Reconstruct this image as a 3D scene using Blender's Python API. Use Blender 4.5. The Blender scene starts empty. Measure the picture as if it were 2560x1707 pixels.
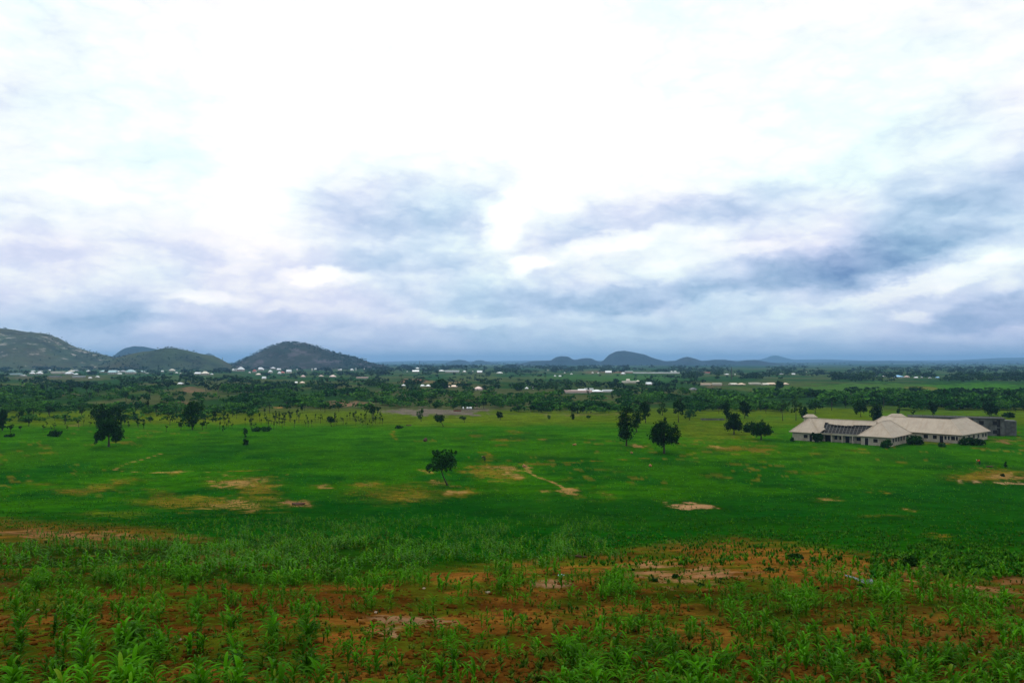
import bpy, bmesh, math, random
import numpy as np
from mathutils import Vector
R = math.radians
rng = np.random.default_rng(7)
random.seed(7)
SC = bpy.context.scene
COL = SC.collection

# ------------------------------------------------------------------ camera model
W0, H0, F = 2560.0, 1707.0, 2009.0
CX, CY, HZ = 1280.0, 853.5, 904.0
PITCH = math.atan((HZ - CY) / F)
CAMZ = 26.0
cp, sp = math.cos(PITCH), math.sin(PITCH)
K = 2560 / 2352.0                     # the numbers read off the reduced photo

def ray(px, py):
    px = np.asarray(px, float); py = np.asarray(py, float)
    dx = (px - CX) / F; dz = -(py - CY) / F
    y = cp - dz * sp; z = sp + dz * cp
    return dx / y, z / y              # x and z per metre of y

def project(x, y, z):
    dz = z - CAMZ
    yc = y * cp + dz * sp
    zc = -y * sp + dz * cp
    yc = np.maximum(yc, .05)
    return CX + F * x / yc, CY - F * zc / yc

# ------------------------------------------------------------------ noise
def _hash(i, j, seed):
    n = (i.astype(np.int64) * 374761393 + j.astype(np.int64) * 668265263 + seed * 974711) & 0x7fffffff
    n = ((n ^ (n >> 13)) * 1274126177) & 0x7fffffff
    n = (n ^ (n >> 16)) & 0x7fffffff
    return n / float(0x7fffffff)

def vnoise(x, y, seed=0):
    xi = np.floor(x); yi = np.floor(y); fx = x - xi; fy = y - yi
    fx = fx * fx * (3 - 2 * fx); fy = fy * fy * (3 - 2 * fy)
    a = _hash(xi, yi, seed); b = _hash(xi + 1, yi, seed); c = _hash(xi, yi + 1, seed); d = _hash(xi + 1, yi + 1, seed)
    return (a * (1 - fx) + b * fx) * (1 - fy) + (c * (1 - fx) + d * fx) * fy

def fbm(x, y, seed=0, octv=4):
    s = 0; a = .5; t = 0
    for k in range(octv):
        s = s + a * vnoise(x * 2 ** k + 13.7 * k, y * 2 ** k - 7.3 * k, seed + k * 17); t += a; a *= .5
    return s / t

def sstep(a, b, x):
    t = np.clip((x - a) / (b - a), 0, 1); return t * t * (3 - 2 * t)

# ------------------------------------------------------------------ ground height
_ty = [-400, -100, -20, 0, 5, 10, 14, 20, 30, 50, 80, 110, 140, 170, 200, 260, 400]
_td = [1.0, 1.2, 1.5, 2.0, 2.95, 4.0, 4.8, 6.0, 7.9, 11.5, 16.4, 21.0, 24.0, 25.5, 26, 26, 26]
_fy = np.arange(-400, 401, 1.0)
_fd = np.interp(_fy, _ty, _td)
_k = np.hanning(13); _k /= _k.sum()
_fs = np.convolve(np.pad(_fd, 6, mode='edge'), _k, 'valid')

def gz(x, y):
    x = np.asarray(x, float); y = np.asarray(y, float)
    z = CAMZ - np.interp(y, _fy, _fs)
    near = np.clip(1 - np.abs(y - 40) / 120, 0, 1)
    z = z + (fbm(x / 9, y / 9, 3, 3) - .5) * .8 * near * sstep(4, 14, y)
    z = z + (fbm(x / 1.1, y / 1.1, 5, 3) - .5) * .22 * sstep(70, 20, np.hypot(x, y))
    far = sstep(350, 900, y)
    z = z + (fbm(x / 160, y / 160, 9, 2) - .5) * 1.6 * far
    vf = sstep(2800, 7500, y)
    z = z + (fbm(x / 2600, y / 1500, 11, 3) - .42) * 34 * vf
    return z

_st = 3.0 * (22000 / 3.0) ** np.linspace(0, 1, 520)
def ground(px, py):
    """the points of the ground seen at pixels px, py"""
    px = np.atleast_1d(np.asarray(px, float)); py = np.atleast_1d(np.asarray(py, float))
    rx, rz = ray(px, py)
    Y = np.full(px.shape, np.nan); prev = None
    for s in _st:
        f = CAMZ + rz * s - gz(rx * s, np.full(px.shape, s))
        if prev is not None:
            hit = np.isnan(Y) & (f <= 0) & (prev > 0)
            Y[hit] = ps + (s - ps) * (prev[hit] / np.maximum(prev[hit] - f[hit], 1e-9))
        prev = f; ps = s
    Y = np.where(np.isnan(Y), 22000, Y)
    X = rx * Y
    return X, Y, gz(X, Y)

def g1(px, py):
    X, Y, Z = ground([px], [py]); return float(X[0]), float(Y[0]), float(Z[0])

# ------------------------------------------------------------------ mesh helpers
def mesh_np(name, V, Fs, mats, mi=None, smooth=False, col=None):
    """V (n,3), Fs list of int arrays (m,k)"""
    me = bpy.data.meshes.new(name)
    V = np.ascontiguousarray(V, dtype=np.float32)
    me.vertices.add(len(V)); me.vertices.foreach_set('co', V.ravel())
    loops = np.concatenate([f.ravel() for f in Fs]).astype(np.int32)
    tot = np.concatenate([np.full(len(f), f.shape[1]) for f in Fs]).astype(np.int32)
    start = np.concatenate([[0], np.cumsum(tot)[:-1]]).astype(np.int32)
    me.loops.add(len(loops)); me.loops.foreach_set('vertex_index', loops)
    me.polygons.add(len(tot)); me.polygons.foreach_set('loop_start', start)
    if mi is not None: me.polygons.foreach_set('material_index', np.asarray(mi, dtype=np.int32))
    me.polygons.foreach_set('use_smooth', np.full(len(tot), smooth))
    me.update(calc_edges=True)
    for m in (mats if isinstance(mats, (list, tuple)) else [mats]): me.materials.append(m)
    if col is not None:
        a = me.color_attributes.new('tint', 'FLOAT_COLOR', 'POINT')
        c = np.ones((len(V), 4), np.float32); c[:, :3] = col
        a.data.foreach_set('color', c.ravel())
    return me

def tag(o, label=None, cat=None, group=None, kind=None):
    if label: o['label'] = label
    if cat: o['category'] = cat
    if group: o['group'] = group
    if kind: o['kind'] = kind
    return o

def link(name, me, parent=None, loc=(0, 0, 0)):
    o = bpy.data.objects.new(name, me); COL.objects.link(o)
    o.location = loc
    if parent: o.parent = parent
    return o

def empty(name, loc, rz=0, label=None, cat=None, group=None):
    o = bpy.data.objects.new(name, None); COL.objects.link(o)
    o.location = loc; o.rotation_euler = (0, 0, rz); o.empty_display_size = .3
    return tag(o, label, cat, group)

class MB:
    def __init__(s): s.v = []; s.f = []
    def face(s, pts):
        n = len(s.v); s.v += [tuple(p) for p in pts]; s.f.append(tuple(range(n, n + len(pts)))); return s
    def box(s, x0, x1, y0, y1, z0, z1):
        n = len(s.v)
        s.v += [(x, y, z) for z in (z0, z1) for y in (y0, y1) for x in (x0, x1)]
        for q in ((0, 2, 3, 1), (4, 5, 7, 6), (0, 1, 5, 4), (2, 6, 7, 3), (0, 4, 6, 2), (1, 3, 7, 5)):
            s.f.append(tuple(n + i for i in q))
        return s
    def bar(s, a, b, w, h=None):
        h = h or w
        a = Vector(a); b = Vector(b); d = (b - a).normalized()
        up = Vector((0, 0, 1)) if abs(d.z) < .95 else Vector((1, 0, 0))
        u = d.cross(up).normalized() * w / 2; v = u.normalized().cross(d) * h / 2
        n = len(s.v)
        s.v += [tuple(p + i * u + j * v) for p in (a, b) for i, j in ((-1, -1), (1, -1), (1, 1), (-1, 1))]
        for q in ((0, 3, 2, 1), (4, 5, 6, 7), (0, 1, 5, 4), (1, 2, 6, 5), (2, 3, 7, 6), (3, 0, 4, 7)):
            s.f.append(tuple(n + i for i in q))
        return s
    def tube(s, pts, rad, n=6):
        base = len(s.v); m = len(pts)
        for k, (p, r) in enumerate(zip(pts, rad)):
            p = Vector(p); a = Vector(pts[max(k - 1, 0)]); b = Vector(pts[min(k + 1, m - 1)])
            d = (b - a).normalized(); up = Vector((1, 0, 0)) if abs(d.x) < .9 else Vector((0, 1, 0))
            u = d.cross(up).normalized(); v = d.cross(u)
            for i in range(n):
                t = 2 * math.pi * i / n
                s.v.append(tuple(p + r * (math.cos(t) * u + math.sin(t) * v)))
        for k in range(m - 1):
            for i in range(n):
                j = (i + 1) % n
                s.f.append((base + k * n + i, base + k * n + j, base + (k + 1) * n + j, base + (k + 1) * n + i))
        s.f.append(tuple(base + (m - 1) * n + i for i in range(n)))
        return s
    def mesh(s, name, mat, smooth=False):
        me = bpy.data.meshes.new(name); me.from_pydata(s.v, [], s.f); me.update()
        me.materials.append(mat)
        if smooth:
            for p in me.polygons: p.use_smooth = True
        return me
    def build(s, name, mat, parent=None, smooth=False, loc=(0, 0, 0)):
        return link(name, s.mesh(name, mat, smooth), parent, loc)

# ------------------------------------------------------------------ materials
def newmat(name):
    m = bpy.data.materials.new(name); m.use_nodes = True
    nt = m.node_tree; nt.nodes.clear(); return m, nt
def nd(nt, t, **kw):
    n = nt.nodes.new(t)
    for k, v in kw.items(): setattr(n, k, v)
    return n
def inp(n, **kw):
    for k, v in kw.items(): n.inputs[k.replace('_', ' ')].default_value = v
    return n
def noise_node(nt, scale, detail=4, vec=None, rough=.55, dist=0):
    n = nd(nt, 'ShaderNodeTexNoise'); inp(n, Scale=scale, Detail=detail, Roughness=rough, Distortion=dist)
    if vec is not None: nt.links.new(vec, n.inputs['Vector'])
    return n
def mixc(nt, a, b, fac, mode='MIX'):
    m = nd(nt, 'ShaderNodeMix', data_type='RGBA', blend_type=mode)
    for sock, v in ((m.inputs[0], fac), (m.inputs[6], a), (m.inputs[7], b)):
        if hasattr(v, 'default_value') and not isinstance(v, (int, float, tuple)): nt.links.new(v, sock)
        else: sock.default_value = v if isinstance(v, (int, float)) else (*v, 1)
    return m.outputs[2]
def mathn(nt, op, a, b=None, clamp=False):
    m = nd(nt, 'ShaderNodeMath', operation=op, use_clamp=clamp)
    for i, v in enumerate((a, b)):
        if v is None: continue
        if isinstance(v, (int, float)): m.inputs[i].default_value = v
        else: nt.links.new(v, m.inputs[i])
    return m.outputs[0]
def maprange(nt, v, a, b, c=0, d=1):
    m = nd(nt, 'ShaderNodeMapRange'); nt.links.new(v, m.inputs[0])
    for i, x in zip((1, 2, 3, 4), (a, b, c, d)): m.inputs[i].default_value = x
    return m.outputs[0]
def finish(nt, color, rough=.9, bump=None, bstr=.3, bdist=.05, spec=.2, metal=0):
    b = nd(nt, 'ShaderNodeBsdfPrincipled'); o = nd(nt, 'ShaderNodeOutputMaterial')
    if isinstance(color, tuple): b.inputs['Base Color'].default_value = (*color, 1)
    else: nt.links.new(color, b.inputs['Base Color'])
    b.inputs['Roughness'].default_value = rough
    b.inputs['Specular IOR Level'].default_value = spec
    b.inputs['Metallic'].default_value = metal
    if bump is not None:
        bn = nd(nt, 'ShaderNodeBump'); inp(bn, Strength=bstr, Distance=bdist)
        nt.links.new(bump, bn.inputs['Height']); nt.links.new(bn.outputs[0], b.inputs['Normal'])
    nt.links.new(b.outputs[0], o.inputs[0]); return b

def mat_ground():
    m, nt = newmat('ground')
    at = nd(nt, 'ShaderNodeAttribute', attribute_name='tint')
    geo = nd(nt, 'ShaderNodeNewGeometry'); P = geo.outputs['Position']
    n1 = noise_node(nt, .9, 6, P, .65); n2 = noise_node(nt, .12, 5, P, .6); n3 = noise_node(nt, 7, 4, P, .7); n4 = noise_node(nt, .02, 5, P, .6)
    f = mathn(nt, 'MULTIPLY', maprange(nt, n1.outputs[0], .3, .7, .62, 1.38), maprange(nt, n2.outputs[0], .3, .7, .72, 1.28))
    f = mathn(nt, 'MULTIPLY', f, maprange(nt, n3.outputs[0], .3, .7, .7, 1.3))
    f = mathn(nt, 'MULTIPLY', f, maprange(nt, n4.outputs[0], .3, .7, .8, 1.2))
    c = nd(nt, 'ShaderNodeCombineXYZ')
    for i in range(3): nt.links.new(f, c.inputs[i])
    a2 = nd(nt, 'ShaderNodeAttribute', attribute_name='soil')
    n5 = noise_node(nt, .55, 9, P, .78)
    mk = mathn(nt, 'ADD', a2.outputs['Alpha'], mathn(nt, 'MULTIPLY', mathn(nt, 'SUBTRACT', n5.outputs[0], .5), 2.8))
    mk = mathn(nt, 'MULTIPLY', maprange(nt, mk, .38, .72), maprange(nt, a2.outputs['Alpha'], 0, .12))
    col = mixc(nt, mixc(nt, at.outputs['Color'], a2.outputs['Color'], mk), c.outputs[0], 1.0, 'MULTIPLY')
    h = mathn(nt, 'ADD', n1.outputs[0], mathn(nt, 'MULTIPLY', n3.outputs[0], .35))
    finish(nt, col, 1.0, h, .9, .25, 0)
    return m

def mat_leaf(name, base, var=.35, transl=.25, attr=False, spec=.02, rough=.6):
    m, nt = newmat(name)
    oi = nd(nt, 'ShaderNodeObjectInfo'); geo = nd(nt, 'ShaderNodeNewGeometry')
    n = noise_node(nt, .55, 3, geo.outputs['Position'])
    f = maprange(nt, oi.outputs['Random'], 0, 1, 1 - var, 1 + var)
    f = mathn(nt, 'MULTIPLY', f, maprange(nt, n.outputs[0], .3, .7, .6, 1.45))
    f = mathn(nt, 'MULTIPLY', f, maprange(nt, geo.outputs['Random Per Island'], 0, 1, .6, 1.4))
    c = nd(nt, 'ShaderNodeCombineXYZ')
    for i in range(3): nt.links.new(f, c.inputs[i])
    if attr:
        at = nd(nt, 'ShaderNodeAttribute', attribute_name='tint'); b0 = at.outputs['Color']
    else: b0 = base
    col = mixc(nt, b0, c.outputs[0], 1.0, 'MULTIPLY')
    if 'maize' in name: col = mixc(nt, col, (.16, .15, .015), maprange(nt, geo.outputs['Random Per Island'], .86, 1, 0, .6))
    b = nd(nt, 'ShaderNodeBsdfPrincipled'); nt.links.new(col, b.inputs['Base Color'])
    b.inputs['Roughness'].default_value = rough; b.inputs['Specular IOR Level'].default_value = spec
    t = nd(nt, 'ShaderNodeBsdfTranslucent'); nt.links.new(col, t.inputs[0])
    mx = nd(nt, 'ShaderNodeMixShader'); mx.inputs[0].default_value = transl
    nt.links.new(b.outputs[0], mx.inputs[1]); nt.links.new(t.outputs[0], mx.inputs[2])
    o = nd(nt, 'ShaderNodeOutputMaterial'); nt.links.new(mx.outputs[0], o.inputs[0])
    return m

def mat_simple(name, base, var=.2, scale=1.5, rough=.85, spec=.2, bstr=.2, stretch=None, dirt=None):
    m, nt = newmat(name)
    tc = nd(nt, 'ShaderNodeTexCoord'); v = tc.outputs['Object']
    if stretch:
        mp = nd(nt, 'ShaderNodeMapping'); mp.inputs['Scale'].default_value = stretch; nt.links.new(v, mp.inputs[0]); v = mp.outputs[0]
    n = noise_node(nt, scale, 6, v, .6)
    dk = tuple(x * (1 - var) for x in base); lt = tuple(min(x * (1 + var), 1) for x in base)
    col = mixc(nt, dk, lt, maprange(nt, n.outputs[0], .3, .7))
    if dirt:
        n2 = noise_node(nt, scale * .35, 5, v, .7)
        col = mixc(nt, col, dirt, maprange(nt, n2.outputs[0], .5, .72, 0, .75))
    finish(nt, col, rough, n.outputs[0], bstr, .03, spec); return m

def mat_roof(name, base):
    m, nt = newmat(name)
    tc = nd(nt, 'ShaderNodeTexCoord')
    n = noise_node(nt, .5, 6, tc.outputs['Object'], .65)
    n2 = noise_node(nt, 3.5, 4, tc.outputs['Object'], .6)
    mp = nd(nt, 'ShaderNodeMapping'); mp.inputs['Scale'].default_value = (1.1, .15, .15); nt.links.new(tc.outputs['Object'], mp.inputs[0])
    n3 = noise_node(nt, 1.2, 4, mp.outputs[0], .6)
    col = mixc(nt, tuple(x * .82 for x in base), tuple(x * 1.1 for x in base), maprange(nt, n.outputs[0], .3, .7))
    col = mixc(nt, col, tuple(x * .68 for x in base), maprange(nt, n2.outputs[0], .5, .8, 0, .5))
    col = mixc(nt, col, (base[0] * .75, base[1] * .62, base[2] * .52), maprange(nt, n3.outputs[0], .5, .75, 0, .6))
    w = nd(nt, 'ShaderNodeTexWave'); inp(w, Scale=2.2, Distortion=.4); nt.links.new(tc.outputs['Object'], w.inputs[0])
    finish(nt, col, .6, w.outputs['Fac'], .25, .04, .35); return m

def mat_hill(name, base, rock, rockamt):
    m, nt = newmat(name)
    geo = nd(nt, 'ShaderNodeNewGeometry'); P = geo.outputs['Position']
    n1 = noise_node(nt, .012, 8, P, .68); n2 = noise_node(nt, .004, 5, P, .6)
    mp = nd(nt, 'ShaderNodeMapping'); mp.inputs['Scale'].default_value = (1, 1, 3.2); nt.links.new(P, mp.inputs[0])
    n3 = noise_node(nt, .016, 7, mp.outputs[0], .72)
    col = mixc(nt, tuple(x * .38 for x in base), tuple(x * 1.35 for x in base), maprange(nt, n1.outputs[0], .36, .64))
    col = mixc(nt, col, (base[0] * 1.9 + .01, base[1] * 1.15, base[2] * 1.1), maprange(nt, n2.outputs[0], .42, .68, 0, .8))
    r = maprange(nt, n3.outputs[0], .62 - rockamt, .70 - rockamt * .7, 0, 1)
    col = mixc(nt, col, rock, mathn(nt, 'MULTIPLY', r, .9))
    finish(nt, col, .95, n1.outputs[0], .8, 12, .05); return m

M = {}
M['ground'] = mat_ground()
M['leaf'] = mat_leaf('tree_leaf', (.012, .050, .007), transl=.12)
M['leafdark'] = mat_leaf('dark_tree_leaf', (.008, .036, .003), var=.25, transl=.08)
M['leafolive'] = mat_leaf('olive_leaf', (.028, .072, .008), transl=.15)
M['leafattr'] = mat_leaf('wood_leaf', None, attr=True, transl=.1)
M['maize'] = mat_leaf('maize_leaf', (.036, .140, .0008), var=.45, transl=.3, spec=.03, rough=.45)
M['weed'] = mat_leaf('weed_leaf', None, attr=True, transl=.2)
M['bark'] = mat_simple('bark', (.035, .028, .02), .4, 3)
M['roof'] = mat_roof('beige_roof', (.39, .315, .24))
M['cap'] = mat_simple('ridge_cap', (.45, .37, .29), .1, 2)
M['wall'] = mat_simple('plaster', (.33, .30, .24), .18, 1.2, dirt=(.18, .14, .09))
M['block'] = mat_simple('blockwork', (.085, .09, .085), .5, .7, dirt=(.02, .024, .022))
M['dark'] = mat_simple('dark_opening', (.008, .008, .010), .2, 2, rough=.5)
M['timber'] = mat_simple('timber', (.20, .19, .18), .2, 3)
M['trim'] = mat_simple('trim', (.50, .47, .42), .15, 2)
M['rim'] = mat_simple('sheet', (.10, .125, .13), .25, 6, rough=.6, spec=.2)
M['stone'] = mat_simple('stone', (.36, .27, .20), .35, 9)
M['litter'] = mat_simple('plastic', (.45, .55, .65), .1, 9, rough=.25, spec=.6)
M['clod'] = mat_simple('clod', (.085, .034, .005), .4, 6, spec=0)
M['mound'] = mat_simple('mound_earth', (.30, .15, .06), .3, 3)
M['log'] = mat_simple('log', (.07, .035, .02), .4, 5)

# ------------------------------------------------------------------ world: Nishita sky under a broken cloud deck
SUN_AZ, SUN_EL = R(-14), R(52)     # in front of the camera, high: shadows fall towards the viewer
def world():
    w = bpy.data.worlds.new("World"); SC.world = w; w.use_nodes = True
    nt = w.node_tree; nt.nodes.clear(); L = nt.links
    out = nd(nt, 'ShaderNodeOutputWorld'); bg = nd(nt, 'ShaderNodeBackground'); bg2 = nd(nt, 'ShaderNodeBackground')
    sky = nd(nt, 'ShaderNodeTexSky', sky_type='NISHITA'); sky.sun_disc = False
    sky.sun_elevation = SUN_EL; sky.sun_rotation = SUN_AZ
    L.new(sky.outputs[0], bg.inputs[0]); bg.inputs[1].default_value = .1
    tc = nd(nt, 'ShaderNodeTexCoord'); D = tc.outputs['Generated']
    sx = nd(nt, 'ShaderNodeSeparateXYZ'); L.new(D, sx.inputs[0])
    az = mathn(nt, 'ARCTAN2', sx.outputs[0], sx.outputs[1])
    el = mathn(nt, 'ARCSINE', sx.outputs[2])
    cb = nd(nt, 'ShaderNodeCombineXYZ'); L.new(az, cb.inputs[0]); L.new(el, cb.inputs[1])
    AE = cb.outputs[0]
    def vm(op, a, b):
        n = nd(nt, 'ShaderNodeVectorMath', operation=op); L.new(a, n.inputs[0])
        if isinstance(b, tuple): n.inputs[1].default_value = b
        else: L.new(b, n.inputs[1])
        return n.outputs[0]
    # ragged warp of the cloud outlines: streets flattened towards the horizon
    den = mathn(nt, 'ADD', mathn(nt, 'MAXIMUM', sx.outputs[2], 0), .10)
    pl = nd(nt, 'ShaderNodeCombineXYZ')
    L.new(mathn(nt, 'DIVIDE', sx.outputs[0], den), pl.inputs[0]); L.new(mathn(nt, 'DIVIDE', sx.outputs[1], den), pl.inputs[1])
    PL = pl.outputs[0]
    flat = vm('MULTIPLY', AE, (1.0, 1.9, 1.0))
    wn = noise_node(nt, 5.0, 5, flat, .55)
    warp = vm('MULTIPLY', vm('SUBTRACT', wn.outputs['Color'], (.5, .5, .5)), (.11, .065, 0))
    wn2 = noise_node(nt, 26.0, 4, flat, .6)
    warp2 = vm('MULTIPLY', vm('SUBTRACT', wn2.outputs['Color'], (.5, .5, .5)), (.035, .026, 0))
    AEW = vm('ADD', vm('ADD', AE, warp), warp2)
    # (x, y, half width, half height in pixels of the reduced photo, tilt, weight)
    blobs = [(880, 455, 185, 62, 0, -.36), (960, 525, 120, 40, 0, -.20), (925, 610, 120, 24, 0, -.30), (1130, 420, 60, 48, 35, -.20),
             (740, 500, 70, 55, 0, -.12), (1430, 505, 230, 40, 4, -.26), (1330, 560, 110, 30, 15, -.1),
             (1930, 604, 230, 32, 8, -.36), (2120, 540, 200, 50, 24, -.30), (1820, 600, 160, 40, -10, -.16),
             (1500, 680, 180, 18, 3, -.30), (1160, 690, 110, 22, 0, -.24), (2290, 705, 130, 22, 8, -.32), (2230, 420, 230, 42, 10, -.26),
             (2150, 285, 260, 26, 15, -.16), (1750, 455, 220, 26, 6, -.16), (210, 722, 100, 24, 0, -.30), (90, 235, 120, 28, 0, -.13),
             (280, 560, 280, 14, -5, -.14), (110, 480, 150, 14, 0, -.12), (110, 50, 90, 16, -25, -.12), (330, 345, 180, 26, 0, -.14),
             (60, 600, 150, 20, 0, -.08), (520, 620, 120, 20, 0, -.06), (1980, 690, 140, 14, 10, -.06), (2260, 800, 300, 20, 0, -.05),
             (640, 730, 200, 12, 0, -.06), (1300, 745, 320, 14, 0, -.10),
             (1050, 230, 420, 170, 0, .25), (590, 430, 90, 110, 0, .22), (1160, 525, 45, 34, 35, .40), (1390, 556, 85, 22, 12, .40),
             (1215, 617, 45, 18, 10, .45), (740, 642, 62, 14, -5, .34), (470, 682, 60, 12, 0, .24), (1240, 460, 60, 60, 30, .2),
             (1660, 590, 130, 14, 12, .16), (2100, 655, 220, 12, 12, .22), (2070, 718, 38, 10, 0, .26), (1060, 735, 130, 10, 0, .16),
             (1650, 752, 330, 14, 0, .10), (360, 420, 260, 120, 0, .10), (1700, 320, 250, 80, 14, .10), (280, 640, 300, 16, 0, .08),
             (650, 695, 120, 10, 0, .12), (1560, 560, 70, 24, 0, .12), (40, 745, 80, 12, 0, .10)]
    acc = None
    for (bx, by, rx_, ry_, tl, am) in blobs:
        a, z = ray(bx * K, by * K)
        ca = math.atan(float(a)); ce = math.atan(float(z) / math.hypot(1, float(a)))
        n = nd(nt, 'ShaderNodeMapping', vector_type='TEXTURE')
        n.inputs['Location'].default_value = (ca, ce, 0); n.inputs['Rotation'].default_value = (0, 0, R(tl))
        n.inputs['Scale'].default_value = (rx_ * K / F * 1.25, ry_ * K / F * 1.25, 1)
        L.new(AEW, n.inputs[0])
        d = nd(nt, 'ShaderNodeVectorMath', operation='DOT_PRODUCT'); L.new(n.outputs[0], d.inputs[0]); L.new(n.outputs[0], d.inputs[1])
        g = mathn(nt, 'MULTIPLY', mathn(nt, 'POWER', 2.718, mathn(nt, 'MULTIPLY', mathn(nt, 'POWER', d.outputs['Value'], 2.0), -.7)), am * (.70 if am < 0 else .9))
        acc = g if acc is None else mathn(nt, 'ADD', acc, g)
    ramp = nd(nt, 'ShaderNodeValToRGB'); L.new(mathn(nt, 'MULTIPLY', el, 2.0), ramp.inputs[0])
    e = ramp.color_ramp
    pts = [(0, .50), (.05, .62), (.11, .73), (.22, .86), (.36, .93), (.50, .98), (.68, 1.0), (1, 1.0)]
    while len(e.elements) < len(pts): e.elements.new(.5)
    for q, (p, v) in zip(e.elements, pts): q.position = p; q.color = (v, v, v, 1)
    n1 = noise_node(nt, 1.1, 9, PL, .58, .3); n2 = noise_node(nt, 9, 8, vm('MULTIPLY', AEW, (1, 2.1, 1)), .60, .2)
    B = mathn(nt, 'ADD', ramp.outputs[0], acc)
    B = mathn(nt, 'ADD', B, mathn(nt, 'MULTIPLY', mathn(nt, 'SUBTRACT', n1.outputs[0], .5), .15))
    amp = maprange(nt, el, 0, .06, .14, .42)
    B = mathn(nt, 'ADD', B, mathn(nt, 'MULTIPLY', mathn(nt, 'SUBTRACT', n2.outputs[0], .5), amp))
    n5 = noise_node(nt, 26, 6, vm('MULTIPLY', AEW, (1, 1.9, 1)), .6, .1)
    n6 = noise_node(nt, 13, 6, vm('MULTIPLY', AE, (1, 2.3, 1)), .5, 0)
    bil = mathn(nt, 'MULTIPLY', mathn(nt, 'ABSOLUTE', mathn(nt, 'SUBTRACT', n6.outputs[0], .5)), 4.0)
    bil = mathn(nt, 'SUBTRACT', mathn(nt, 'MINIMUM', bil, 1.0), .38)
    B = mathn(nt, 'ADD', B, mathn(nt, 'MULTIPLY', bil, maprange(nt, el, .01, .08, .06, .20)))
    B = mathn(nt, 'ADD', B, mathn(nt, 'MULTIPLY', mathn(nt, 'SUBTRACT', n5.outputs[0], .5), .20))
    cr = nd(nt, 'ShaderNodeValToRGB'); L.new(mathn(nt, 'DIVIDE', B, 1.25), cr.inputs[0]); e = cr.color_ramp
    pts = [(.0, (.11, .21, .42)), (.20, (.17, .30, .53)), (.34, (.35, .49, .70)), (.48, (.56, .67, .86)), (.60, (.76, .83, .96)),
           (.70, (.93, .98, 1.0)), (.80, (1.04, 1.06, 1.06)), (1.0, (1.30, 1.28, 1.25))]
    while len(e.elements) < len(pts): e.elements.new(.5)
    for q, (p, v) in zip(e.elements, pts): q.position = p; q.color = (*v, 1)
    # cool / lavender drift between cloud layers
    n3 = noise_node(nt, 3.0, 3, flat, .5)
    hue = mixc(nt, (.93, 1.04, 1.02), (1.03, .985, 1.03), maprange(nt, n3.outputs[0], .38, .62))
    warm = maprange(nt, el, .015, .10, 0, 1)
    colr = mixc(nt, cr.outputs[0], hue, 1.0, 'MULTIPLY')
    L.new(colr, bg2.inputs[0]); bg2.inputs[1].default_value = 1.0
    n4 = noise_node(nt, 2.3, 5, vm('MULTIPLY', AEW, (1, 2, 1)), .6)
    cover = maprange(nt, n4.outputs[0], .25, .45, .90, 1.0)
    mx = nd(nt, 'ShaderNodeMixShader'); L.new(cover, mx.inputs[0]); L.new(bg.outputs[0], mx.inputs[1]); L.new(bg2.outputs[0], mx.inputs[2])
    L.new(mx.outputs[0], out.inputs[0])
    w.cycles.sampling_method = 'MANUAL'; w.cycles.sample_map_resolution = 512
world()
sl = bpy.data.lights.new('sun', 'SUN'); sl.energy = 1.4; sl.angle = R(10); sl.color = (1, .96, .88)
so = bpy.data.objects.new('sun', sl); COL.objects.link(so)
sd = Vector((math.sin(SUN_AZ) * math.cos(SUN_EL), math.cos(SUN_AZ) * math.cos(SUN_EL), math.sin(SUN_EL)))
so.rotation_euler = sd.to_track_quat('Z', 'Y').to_euler(); so.location = (0, 0, 400)

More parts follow.
